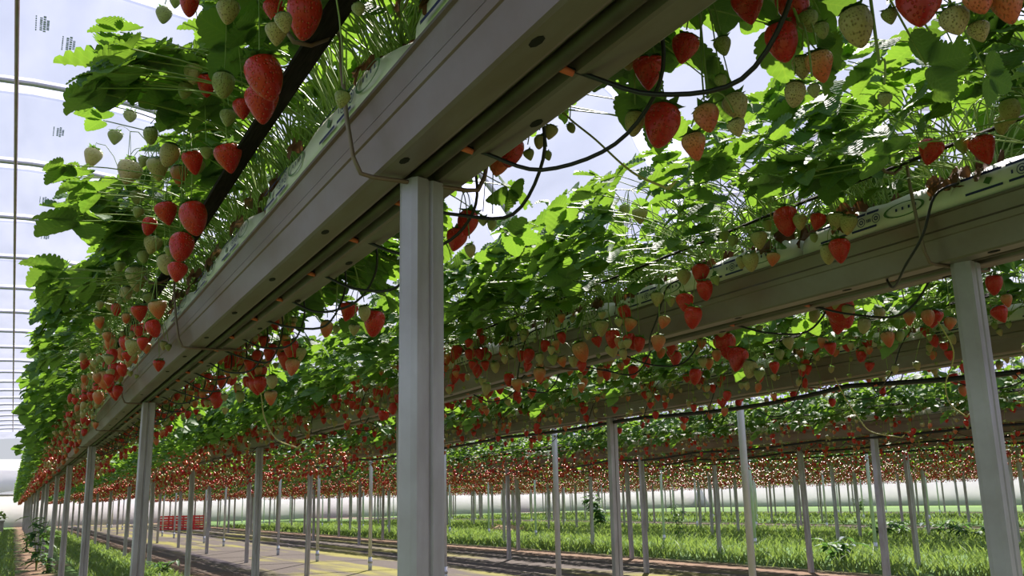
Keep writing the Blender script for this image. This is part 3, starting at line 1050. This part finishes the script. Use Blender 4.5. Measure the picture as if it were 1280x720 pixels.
# -- berries that show singly in the photograph: pixel, width in pixels, kind, the hanging plane they belong to
HERO = {
 (0, -1): '''258,105,22,r 280,107,28,g 240,93,22,p 323,97,46,r 325,132,42,r 302,140,24,r 285,150,20,g 233,113,18,g 380,17,46,r 340,15,26,r 285,17,28,p 205,22,20,g 219,5,14,g 345,45,28,p 237,3,24,r
   187,170,18,g 144,175,18,g 118,199,22,p 162,150,16,g 163,205,14,g 180,205,14,g 164,222,30,p 196,212,26,p 215,195,24,p 238,203,26,r 223,220,22,h 247,212,18,g 282,201,34,r 257,193,16,g
   172,250,18,g 174,268,14,g 205,270,27,r 238,274,34,r 188,283,18,r 192,310,22,p 212,316,13,g 229,311,30,r 230,318,18,g 205,333,22,p 222,344,24,r 170,350,28,p 92,308,22,g 64,298,14,g 78,291,15,g
   195,389,22,h 173,393,20,r 188,411,18,r 140,380,20,p 108,423,14,g 101,457,20,r 137,431,18,p 140,450,14,g 157,430,20,r 153,446,16,h 131,474,18,h 143,463,18,r 167,437,20,p 114,443,14,g 111,485,16,h 99,490,14,g 122,497,13,h
   150,335,14,g 158,368,16,p 184,375,14,g 178,322,14,g 145,352,13,g 125,410,14,g 118,468,13,g 178,430,14,r 98,505,12,r 108,515,12,p 90,520,11,r 100,535,11,r 84,540,10,h 76,560,9,r 86,553,9,r''',
 (0, 1): '''812,92,40,r 833,157,44,r 795,154,26,p 643,190,30,r 630,203,26,h 690,168,18,p 675,178,14,p 684,197,11,g 713,162,11,g 934,12,40,r 975,52,40,r 1007,32,28,g 1027,38,18,g 1005,88,27,p 1023,84,34,h 996,118,26,p 1017,116,16,g 1067,34,42,p 1112,24,20,g 1152,17,54,r 1193,35,36,p 1223,8,36,h 1258,10,42,h 1223,44,26,p 986,8,40,r 882,153,32,h 917,139,32,p 919,163,22,p 866,185,30,h 902,61,22,g 860,65,34,r 588,280,26,r 573,304,26,r 587,313,14,p 604,279,13,g 616,281,12,g 1108,127,18,g 660,196,14,g 900,105,16,g 786,78,28,p
   469,403,26,r 438,392,22,r 409,411,16,h 421,414,10,g 455,392,16,p 443,414,14,p 362,437,20,r 357,452,20,r 375,444,16,p 366,461,18,h 315,466,18,r 325,468,16,r 318,482,18,r 325,480,16,r 340,478,14,p 338,498,16,h 270,500,16,r 275,470,12,p 300,497,12,g''',
 (1, -1): '''1168,193,30,r 1160,187,16,g 1226,188,32,r 1202,185,18,g 1262,140,26,p 1254,157,20,p 982,277,30,r 1001,280,18,p 1025,280,20,r 1048,279,22,p 1062,282,22,p 1050,315,26,r 1036,318,20,p 949,302,20,p 938,327,20,p 928,329,14,p 918,304,14,g 968,326,16,h 964,325,12,g 877,344,22,r 880,362,20,r 855,350,18,p 857,382,22,r 868,396,22,r 893,352,12,g 832,405,15,h 822,375,16,p 723,440,20,h 766,423,18,r 752,412,18,p 790,408,16,h 800,430,15,r 824,430,18,h 764,442,16,p 780,435,14,p 716,452,12,p 839,378,12,g 905,297,13,g 958,282,12,g 1017,298,10,g 800,272,20,p 780,265,14,g
   662,446,15,r 690,452,14,g 630,441,13,p 640,442,12,p 618,459,12,p 636,475,13,r 645,482,14,h 609,487,12,p 675,470,16,h 655,420,12,p 642,405,10,p 572,440,14,r 557,450,13,h 540,470,13,r 606,440,10,r''',
 (1, 1): '''1044,388,36,r 1052,402,28,r 1110,425,17,h 1138,398,16,h 1170,400,22,r 1160,397,16,h 1190,405,14,h 1244,355,20,r 1248,396,20,r 1258,377,14,h 905,435,28,r 925,452,26,r 940,462,18,p 950,470,14,g 1062,392,16,p 1082,408,16,p 1020,395,14,p 1030,430,13,h 1038,437,15,r 968,460,13,r 1100,395,14,p 1125,420,12,g 1215,345,14,g 985,430,14,p 975,445,12,g 870,470,16,r 845,450,16,r''',
}
ROWPLANE = {(0, -1): -0.255, (0, 1): 0.245, (1, -1): -0.245, (1, 1): 0.25}
hero_at = {}
for key, txt in HERO.items():
    X = ROWS[key[0]] + ROWPLANE[key]
    for it in txt.split():
        a = it.split(',')
        px, py, w, kd = float(a[0]), float(a[1]), float(a[2]), {'r': 'ripe', 'h': 'half', 'p': 'pale', 'g': 'green'}[a[3]]
        if key == (0, -1):
            sl = (640 - 0.0244 * (px - 15) - py) / (px - 15)
            out = -0.10 * max(0.0, min(1.0, (sl - 1.75) / 0.9))
        else:
            out = 0.0
        p = on_x(px, py, X + out + U(-0.025, 0.025))
        sz = w / F * depth(p) * 1.03
        hero_at.setdefault(key, []).append((p, sz, kd))

HB = []
for lst in hero_at.values():
    for p, sz, kd in lst:
        q = to_px(p)
        HB.append((q[0], q[1], sz * 0.5 * F / q[2], q[2]))
HB = np.array(HB)
# big single leaves along the edge of the canopy: stalk end, tip of the middle leaflet, and the height or side plane they lie in
LEAVES = [(0, (140, 122), (86, 92), 'z', 1.86), (0, (132, 118), (66, 118), 'z', 1.84), (0, (186, 96), (142, 22), 'z', 1.93), (0, (96, 222), (42, 206), 'z', 1.80), (0, (104, 268), (47, 247), 'z', 1.78), (0, (98, 276), (34, 284), 'z', 1.76),
          (0, (82, 338), (28, 346), 'z', 1.76), (0, (150, 40), (118, 14), 'z', 1.95), 
          (0, (1020, 62), (1098, 74), 'x', 0.98), (0, (1158, 82), (1246, 58), 'x', 0.95), (0, (1195, 92), (1150, 40), 'x', 1.02), (0, (880, 96), (958, 108), 'x', 0.98), (0, (690, 30), (650, 80), 'x', 0.95),
          (0, (1235, 95), (1290, 120), 'x', 0.92), (0, (800, 60), (770, 95), 'x', 1.0), (0, (636, 235), (642, 290), 'x', 0.98)]

# -- plants of the first rows
specs = []
def spec_row(ri, y0, y1, st):
    y = y0; i = 0
    while y < y1:
        specs.append((ri, ROWS[ri] + (0.03 if i % 2 else -0.03), y))
        y += st * U(0.92, 1.08); i += 1
spec_row(0, -0.55, 11.0, 0.17)
spec_row(1, 0.10, 11.0, 0.17)
spec_row(2, 1.6, 11.0, 0.18)
spec_row(3, 4.2, 12.0, 0.20)
spec_row(4, 5.0, 12.0, 0.21)
ROWY1 = {0: 11.0, 1: 11.0, 2: 11.0, 3: 12.0, 4: 12.0}
DET = ['loose', 'dense', 'spreading', 'tall', 'low', 'leaning']
byrow = {}
for i, (ri, x, y) in enumerate(specs):
    byrow.setdefault(ri, []).append(i)
owner = {}
for key, lst in hero_at.items():
    ids = byrow[key[0]]
    for p, sz, kd in lst:
        best = min(ids, key=lambda i: abs(specs[i][2] - p[1]))
        owner.setdefault((best, key[1]), []).append((p, sz, kd))
hero_span = {}
for key, lst in hero_at.items():
    ysx = [p[1] for p, _, _ in lst]
    hero_span[key] = (min(ysx), max(ysx))

# templates for the middle distance
TEMPL = []
for v in range(6):
    root = thing('strawberry_plant', (0, 0, -50), 'template', 'strawberry plant')
    f = MID_F[v % 5]
    link('foliage', f[0], root); link('leaf_stalks', f[1], root); link('crown', f[2], root)
    for s in (-1, 1):
        for q in range(2):
            random_truss(root, s, lo=True, nb=random.randint(4, 6), ycen=U(-.08, .08), big=1.0, low=-0.05 * q)
    TEMPL.append(root)
def copy_plant(src, loc, rz, mir):
    r = src.copy(); col.objects.link(r)
    r.location = loc; r.rotation_euler = (0, 0, rz)
    for ch in src.children:
        c = ch.copy(); col.objects.link(c); c.parent = r
    return r

seen_bay = {}
for i, (ri, x, y) in enumerate(specs):
    loc = (x, y, BAGZ - 0.005)
    d = math.hypot(x, y)
    hi = ri < 2 and y < (6.6 if ri == 0 else 6.0)
    bay = bay_text(y, ri)
    num = [j for j in byrow[ri] if bay_text(specs[j][2], ri) == bay].index(i) + 1
    if hi:
        rz = 0.0 if i % 2 else PI
        own = {s: owner.get((i, s), []) for s in (-1, 1)}
        nr = sum(1 for s in own for b in own[s] if b[2] == 'ripe')
        look = 'with %s ripe red berries hanging out' % ('one' if nr == 1 else nr) if nr > 1 else ('with one ripe berry among pale ones' if nr == 1 else 'with leafy top')
        lab = 'strawberry plant over the %s gutter, %s plant %s' % (nth(ri + 1), nth(num), bay.replace('its ', ''))
        pl = thing('strawberry_plant', loc, lab, 'strawberry plant', 'strawberry plants in the near rows')
        if y < 4.9:
            ex = []
            for lr, a_, b_, pk, pv in LEAVES:
                if lr != ri: continue
                def pt3(q):
                    dd = ray(*q)
                    return EYE + dd * ((pv - HC) / dd[2]) if pk == 'z' else EYE + dd * (pv / dd[0])
                A, B = pt3(a_), pt3(b_)
                if min(byrow[ri], key=lambda j: abs(specs[j][2] - A[1])) != i: continue
                A, B = Vector(A), Vector(B)
                nn = Vector((0, 0, 1)) if pk == 'z' else Vector((0.75, 0.25, 0.6))
                ex.append((A - Vector(loc), (B - A), (nn + Vector((U(-.25, .25), U(-.25, .25), 0))).normalized(), (B - A).length * (0.74 if pk == 'z' else 0.56)))
            rz = 0.0
            lf, pt = foliage(62 if ri == 0 else 46, 21, 0.088, 7, 0.10 if ri == 0 else 0.45, loc, ex)
            f = (lf.mesh('foliage', [MT['leaf']]), pt.mesh('leaf_stalks', [MT['stalk']]), HI_F[i % 7][2])
        else:
            f = (HI_F[i % 7] if ri == 0 else HI_F2[i % 6])
        for nm, me in zip(('foliage', 'leaf_stalks', 'crown'), f):
            o = link(nm, me, pl)
            if y >= 4.9:
                o.rotation_euler = (0, 0, rz + U(-0.12, 0.12))
            if nm == 'crown': o['label'] = 'brown crown with withered leaves'
        L = Vector(loc)
        for s in (-1, 1):
            hb = own[s]
            if hb:
                pts = [Vector(p) - L for p, _, _ in hb]
                # the photographed point is the berry's middle
                tips = [p + Vector((0, 0, sz * 0.58)) for p, (_, sz, _) in zip(pts, hb)]
                # split into clusters of at most five by height
                order = sorted(range(len(tips)), key=lambda q: -tips[q].z)
                for c0 in range(0, len(order), 5):
                    ids = order[c0:c0 + 5]
                    tp = [tips[q] for q in ids]
                    zt = max(t.z for t in tp) + 0.035
                    xm = sum(t.x for t in tp) / len(tp); ym = sum(t.y for t in tp) / len(tp)
                    node = Vector((xm * 0.98, ym, zt))
                    over = (s * 0.19, ym * 0.6, 0.098) if zt < 0.09 else None
                    truss(pl, (s * 0.03, U(-.05, .05), 0.02), node, tp, over=over)
                for t, (_, sz, kd) in zip(tips, hb):
                    add_berry(pl, kd, t, sz, True)
            key = (ri, s)
            lo_, hi_ = hero_span.get(key, (9, -9))
            inside = lo_ - 0.15 < y < hi_ + 0.1
            if ri == 0 and s < 0 and y < 1.15:
                continue
            if not inside or (y > (3.2 if ri == 0 else 2.0) and len(hb) < (3 if ri == 0 else 4)):
                for q in range(2 if y > 3.4 else 1):
                    random_truss(pl, s, lo=(y > 4.4), nb=random.randint(4, 7), calyx=(y < 4.0), ycen=U(-.06, .06))
    else:
        pl = copy_plant(TEMPL[i % 6], loc, (0.0 if (i // 6) % 2 else PI) + U(-.1, .1), False)
        if ri < 3:
            lab = 'strawberry plant over the %s gutter, %s plant %s' % (nth(ri + 1), nth(num), bay.replace('its ', ''))
        else:
            lab = 'strawberry plant over the %s gutter, %s plant %s' % (nth(ri + 1), nth(num), bay.replace('its ', ''))
        tag(pl, lab, 'strawberry plant', 'strawberry plants in the %s row' % nth(ri + 1))
for t in TEMPL:
    for ch in list(t.children):
        bpy.data.objects.remove(ch)
    bpy.data.objects.remove(t)

# -- all the plants farther off, as one mass
def far_mass():
    rg = np.random.default_rng(5)
    V = []; Fc = []; MI = []; nvtx = 0
    oct_v = np.array([(0, 0, 0.05), (.5, 0, -.45), (0, .5, -.45), (-.5, 0, -.45), (0, -.5, -.45), (0, 0, -1.2)])
    oct_f = [(0, 1, 2), (0, 2, 3), (0, 3, 4), (0, 4, 1), (5, 2, 1), (5, 3, 2), (5, 4, 3), (5, 1, 4)]
    for ri, X in enumerate(ROWS):
        y0 = ROWY1.get(ri, max(0.0, X * 0.52 - 1.5)) + 0.1
        st = 0.24 if ri < 6 else 0.34
        y = y0
        while y < YEND:
            far = math.hypot(X, y)
            nl = int(140 if far < 22 else 90 if far < 34 else 46)
            lsz = 0.088 if far < 22 else 0.115 if far < 34 else 0.15
            if ri >= 6: nl = int(nl * 1.3)
            s = rg.choice((-1, 1), nl)
            px = s * (0.03 + 0.43 * rg.random(nl) ** 0.75)
            py = (rg.random(nl) - .5) * (st + 0.12)
            top = 0.47 * (1 - (np.abs(px) / 0.60) ** 2.4)
            pz = top * (0.35 + 0.65 * rg.random(nl)) + 0.02
            dr = (np.abs(px) > 0.22) & (rg.random(nl) < 0.70)
            pz[dr] -= 0.04 + 0.36 * rg.random(dr.sum())
            P = np.stack([px + X, py + y, pz + BAGZ], 1)
            out = np.stack([s * 1.0, (rg.random(nl) - .5) * 1.6, -0.7 * rg.random(nl) + 0.2], 1)
            out /= np.linalg.norm(out, axis=1)[:, None]
            nn = np.stack([s * 0.5 + (rg.random(nl) - .5), (rg.random(nl) - .5), 0.9 + 0 * px], 1)
            xx = np.cross(out, nn); xx /= np.linalg.norm(xx, axis=1)[:, None]
            up = np.cross(xx, out)
            L = (lsz * (0.75 + 0.5 * rg.random(nl)))[:, None]
            a = P; b = P + out * L * .55 + xx * L * .5 + up * L * .1; c = P + out * L; d = P + out * L * .55 - xx * L * .5 + up * L * .1; e = P + out * L * .5 - up * L * 0.03
            blk = np.stack([a, b, c, d, e], 1).reshape(-1, 3)
            V.append(blk)
            base = nvtx + np.arange(nl) * 5
            for q in ((0, 1, 4), (1, 2, 4), (2, 3, 4), (3, 0, 4)):
                Fc.append(np.stack([base + q[0], base + q[1], base + q[2]], 1)); MI.append(np.zeros(nl, int))
            nvtx += nl * 5
            nb = 44 if far < 24 else 32 if far < 40 else 18
            if ri > 5: nb = int(nb * 1.2)
            for bi in range(nb):
                sd = rg.choice((-1, 1))
                kd = rg.choice(4, p=(0.30, 0.24, 0.27, 0.19))
                sz = (0.044, 0.041, 0.038, 0.028)[kd] * (0.85 + 0.35 * rg.random()) * (1.0 if far < 30 else 1.25)
                zz = BAGZ + 0.03 - 0.37 * rg.random()
                c = np.array([X + sd * (0.20 + 0.13 * rg.random()), y + (rg.random() - .5) * st, zz])
                V.append(oct_v * sz + c)
                Fc.append(np.array(oct_f) + nvtx); MI.append(np.full(8, 1 + kd)); nvtx += 6
            y += st
    V = np.concatenate(V); Fc = np.concatenate(Fc); MI = np.concatenate(MI)
    me = bpy.data.meshes.new('strawberry_bed')
    me.vertices.add(len(V)); me.vertices.foreach_set('co', V.astype(np.float32).ravel())
    me.loops.add(len(Fc) * 3); me.loops.foreach_set('vertex_index', Fc.astype(np.int32).ravel())
    me.polygons.add(len(Fc)); me.polygons.foreach_set('loop_start', np.arange(0, len(Fc) * 3, 3, dtype=np.int32))
    for x in ('leaf_far', 'ripe', 'half', 'pale', 'green'):
        me.materials.append(MT[x])
    me.polygons.foreach_set('material_index', MI.astype(np.int32))
    me.polygons.foreach_set('use_smooth', np.ones(len(Fc), bool))
    me.uv_layers.new(name='UVMap')
    me.update(); me.validate()
    print('far mass faces', len(Fc))
    return me
o = link('strawberry_bed', far_mass())
tag(o, 'distant mass of strawberry plants and red fruit over the farther gutters', 'strawberry plants', None, 'stuff')

# runners: long bare yellow-green shoots that dangle from the rows
RUN = [
 ((700, 135), (745, 175), (790, 215), (835, 236), 0.90, 0.0022, 'orange-tinged bare runner dangling below the overhead row against leaves'),
 ((325, 488), (330, 520), (345, 548), (372, 560), 0.86, 0.0026, 'long yellow runner curling down beneath the overhead gutter row'),
 ((1058, 500), (1075, 525), (1090, 540), (1127, 547), 3.35, 0.0028, 'pale yellow runner hanging beside the tall post of the far block'),
 ((1192, 440), (1182, 480), (1188, 505), (1208, 521), 2.42, 0.0022, 'thin yellow runner drooping just left of the big right post'),
]
for (a, b, c, d, X, r, lab) in RUN:
    pts = [on_x(q[0], q[1], X) for q in (a, b, c, d)]
    up = np.array(pts[0]) + np.array([-0.06, 0, 0.10])
    mb = MB(); mb.tube(spline([up] + pts, 6), r, 6)
    mb.tube([pts[-1], np.array(pts[-1]) + np.array([0.01, -0.01, 0.012])], [r * 1.6, r * 0.5], 6)
    o = link('runner', mb.mesh('runner', [MT['runner']]))
    tag(o, lab, 'runner')

# ------------------------------------------------------------------ ground growth
def grass_mass():
    rg = np.random.default_rng(11)
    n = 90000
    bands = [(9.4, 19.7, 4, 50, 0.62), (1.0, 2.3, 9, 50, 0.10), (-2.8, 0.12, 8, 60, 0.18), (23.3, 35, 10, 60, 0.16)]
    P = []
    for x0, x1, y0, y1, fr in bands:
        k = int(n * fr)
        P.append(np.stack([x0 + (x1 - x0) * rg.random(k), y0 + (y1 - y0) * rg.random(k) ** 1.35, np.full(k, -0.02)], 1))
    P = np.concatenate(P); n = len(P)
    clump = 0.5 + 0.5 * np.sin(P[:, 0] * 2.3 + np.sin(P[:, 1] * 1.1) * 2) * np.sin(P[:, 1] * 1.7)
    h = (0.06 + 0.12 * rg.random(n) * (0.5 + clump))
    far = np.hypot(P[:, 0], P[:, 1])
    h *= np.where(P[:, 0] < 3, 0.6, 1.0)
    w = 0.007 * (1 + far / 18)
    a = rg.random(n) * 6.283
    t = np.stack([np.cos(a), np.sin(a), 0 * a], 1)
    lean = np.stack([rg.normal(0, .35, n), rg.normal(0, .35, n), np.ones(n)], 1)
    mid = P + lean * (h * .55)[:, None]
    tip = P + lean * np.stack([1.7 * h, 1.7 * h, h], 1)
    V = np.stack([P - t * w[:, None], P + t * w[:, None], mid + t * (w * .7)[:, None], mid - t * (w * .7)[:, None], tip], 1).reshape(-1, 3)
    b = np.arange(n) * 5
    Fc = np.concatenate([np.stack([b, b + 1, b + 2], 1), np.stack([b, b + 2, b + 3], 1), np.stack([b + 3, b + 2, b + 4], 1)])
    me = bpy.data.meshes.new('grass')
    me.vertices.add(len(V)); me.vertices.foreach_set('co', V.astype(np.float32).ravel())
    me.loops.add(len(Fc) * 3); me.loops.foreach_set('vertex_index', Fc.astype(np.int32).ravel())
    me.polygons.add(len(Fc)); me.polygons.foreach_set('loop_start', np.arange(0, len(Fc) * 3, 3, dtype=np.int32))
    me.materials.append(MT['grass'])
    me.uv_layers.new(name='UVMap'); me.update(); me.validate()
    return me
o = link('grass', grass_mass())
tag(o, 'green grass growing in strips between the dirt tracks', 'grass', None, 'stuff')

def weed(px, py, h, nl, lab, spread=0.25, name='weed', lsz=0.12, cat='weed'):
    d = ray(px, py); p = EYE + d * ((0 - HC) / d[2])
    root = thing(name, (p[0], p[1], -0.02), lab, cat)
    st = MB(); lf = MB()
    for s in range(3):
        a = U(0, 6.28); e = Vector((math.cos(a) * spread * 0.5, math.sin(a) * spread * 0.5, h * U(0.75, 1.0)))
        pts = curve3((0, 0, 0), (e.x * 0.2, e.y * 0.2, e.z * 0.6), e, 6)
        st.tube(pts, [0.010, 0.009, 0.008, 0.007, 0.006, 0.005, 0.004], 5)
        for k in range(nl):
            q = pts[1 + k % 6] * U(0.8, 1.0)
            a2 = U(0, 6.28)
            dd = Vector((math.cos(a2), math.sin(a2), U(-0.2, 0.5)))
            leaflet(lf, Vector(q), dd, Vector((0, 0, 1)), lsz * U(0.7, 1.3), lsz * 0.42, 8, 0, 0.3, 0.4)
    link('stem', st.mesh('stem', [MT['stalk']]), root)
    link('foliage', lf.mesh('foliage', [MT['weed']]), root)
weed(45, 712, 0.95, 16, 'tall spiky weed at the foot of the leftmost line of posts', 0.35, lsz=0.22)
weed(33, 690, 0.5, 14, 'lower bushy weed behind the tall spiky one by the left posts', 0.4, lsz=0.14)
weed(60, 716, 0.35, 12, 'small leafy weed on bare soil right of the tall spiky weed', 0.35, lsz=0.14)
weed(752, 658, 1.15, 34, 'dark bushy weed standing in grass behind the two-faced centre post', 1.0, lsz=0.30)
weed(848, 672, 0.9, 12, 'thin climbing weed twined up a far post near the white sheet', 0.2, lsz=0.14)
weed(1045, 700, 0.35, 16, 'curly low weed in the grass left of the tall right-hand post', 0.6, lsz=0.20)
weed(1075, 640, 0.7, 18, 'wispy light weed far off before the white side sheet', 0.5, lsz=0.22)
weed(205, 716, 0.22, 14, 'small broad-leaved weed on reddish soil by the second overhead-row post', 0.4, lsz=0.13)
for k, (px, py) in enumerate(((1180, 668), (1215, 672), (1100, 672), (1130, 668))):
    weed(px, py, 0.34, 26, 'leafy ground weed clump %s' % ('touching the big right post', 'half hidden behind the big right post', 'beside the slim post leaning left of the big one', 'midway between the slim post and the big right post')[k], 1.0, 'weed_clump', 0.20)

# hay heap
d = ray(632, 664); p = EYE + d * ((0 - HC) / d[2])
mb = MB()
for k in range(260):
    a = U(0, 6.28); r = U(0, 1) ** 0.6
    c = Vector((math.cos(a) * r * 0.55, math.sin(a) * r * 0.9, 0.20 * (1 - r * r) * U(0.4, 1)))
    t = Vector((U(-1, 1), U(-1, 1), U(-.3, .3))).normalized() * U(0.08, 0.2)
    mb.tube([c - t, c + t], 0.010, 3)
b0 = len(mb.v)
for j in range(5):
    for i in range(14):
        t = 2 * PI * i / 14; r = 1 - j / 4.6
        mb.add((math.cos(t) * 0.58 * r, math.sin(t) * 0.92 * r, 0.19 * (1 - r * r)))
for j in range(4):
    for i in range(14):
        i2 = (i + 1) % 14
        mb.face((b0 + j * 14 + i, b0 + j * 14 + i2, b0 + (j + 1) * 14 + i2, b0 + (j + 1) * 14 + i))
o = link('hay_heap', mb.mesh('hay_heap', [MT['hay']]), None, (p[0], p[1], 0))
tag(o, 'low heap of dry cut grass lying in the green strip', 'hay')

# red crates far down the rows
def crate_mesh():
    mb = MB()
    w, d_, h = 0.30, 0.20, 0.155
    for sx in (-1, 1):
        for k in range(3):
            mb.box((sx * w, 0, 0.035 + k * 0.115), (0.008, d_, 0.034))
    for sy in (-1, 1):
        for k in range(3):
            mb.box((0, sy * d_, 0.035 + k * 0.115), (w, 0.008, 0.034))
    for sx in (-1, 1):
        for sy in (-1, 1):
            mb.box((sx * w, sy * d_, h), (0.016, 0.016, h))
    mb.box((0, 0, 0.01), (w, d_, 0.01))
    return mb.mesh('crate', [MT['red']])
CR = crate_mesh()
d = ray(200, 662.5); p0 = EYE + d * ((0 - HC) / d[2])
d = ray(252, 661.5); p1 = EYE + d * ((0 - HC) / d[2])
nc = 4
for i in range(nc):
    for j in range(2):
        f = (i + 0.5) / nc
        q = p0 * (1 - f) + p1 * f
        o = link('crate', CR, None, (q[0], q[1], 0.0 + 0.313 * j))
        o.rotation_euler = (0, 0, math.atan2(p1[1] - p0[1], p1[0] - p0[0]))
        o.scale = (np.linalg.norm(p1 - p0) / nc / 0.66, 1, 1)
        tag(o, 'red crate far off between posts, %s one in the %s stack from the left' % (('bottom', 'top')[j], nth(i + 1)), 'crate', 'red crates far down the rows')
# planter at the far end of the roadway
mb = MB()
mb.box((0, 0, 0.28), (0.45, 0.35, 0.28)); mb.box((0, 0, 0.54), (0.48, 0.38, 0.03))
pl = thing('planter', (-0.75, 52, 0), 'grey planter box with a yellow-green bush at the far roadway end', 'planter')
link('box', mb.mesh('box', [MT['timber']]), pl)
lf = MB()
for k in range(160):
    a = U(0, 6.28); e = U(0, 1.5); r = 0.55 * U(0.7, 1)
    c = Vector((math.cos(a) * math.cos(e) * r, math.sin(a) * math.cos(e) * r, 0.60 + math.sin(e) * r * 0.8))
    leaflet(lf, c, Vector((U(-1, 1), U(-1, 1), U(-.2, .6))), Vector((math.cos(a), math.sin(a), 0.8)), 0.16, 0.10, 6)
link('foliage', lf.mesh('foliage', [MT['grass']]), pl)

# ------------------------------------------------------------------ light
w = bpy.data.worlds.new('world'); scene.world = w
w.use_nodes = True
nt = w.node_tree; nt.nodes.clear()
ow = nt.nodes.new('ShaderNodeOutputWorld'); bg = nt.nodes.new('ShaderNodeBackground')
tcw = nt.nodes.new('ShaderNodeTexCoord'); spw = nt.nodes.new('ShaderNodeSeparateXYZ')
nt.links.new(tcw.outputs['Generated'], spw.inputs[0])
rw = nt.nodes.new('ShaderNodeValToRGB')
cr = rw.color_ramp
cr.elements.new(0.5)
for e, (p, cc) in zip(cr.elements, ((0.0, (0.84, 0.86, 0.92)), (0.35, (0.66, 0.76, 0.93)), (1.0, (0.46, 0.56, 0.93)))):
    e.position = p; e.color = (*cc, 1)
nt.links.new(spw.outputs[2], rw.inputs[0])
nt.links.new(rw.outputs[0], bg.inputs[0])
SUN_EL, SUN_AZ = math.radians(50), math.radians(38)      # azimuth from +Y towards +X
bg.inputs[1].default_value = 0.46
nt.links.new(bg.outputs[0], ow.inputs[0])
sd = bpy.data.lights.new('sun', 'SUN'); sd.energy = 11.0; sd.angle = math.radians(1.0); sd.color = (1.0, 0.92, 0.78)
so = bpy.data.objects.new('sun', sd); col.objects.link(so)
dirv = Vector((math.sin(SUN_AZ) * math.cos(SUN_EL), math.cos(SUN_AZ) * math.cos(SUN_EL), math.sin(SUN_EL)))
so.rotation_euler = dirv.to_track_quat('Z', 'Y').to_euler()
so.location = (20, 30, 40)

vs = scene.view_settings
vs.view_transform = 'Standard'; vs.look = 'None'; vs.gamma = 1.0; vs.use_curve_mapping = False
vs.exposure = 0.70
c = scene.cycles
c.use_denoising = True
c.max_bounces = 7; c.diffuse_bounces = 4; c.glossy_bounces = 2; c.transmission_bounces = 5; c.transparent_max_bounces = 16
c.sample_clamp_indirect = 6.0
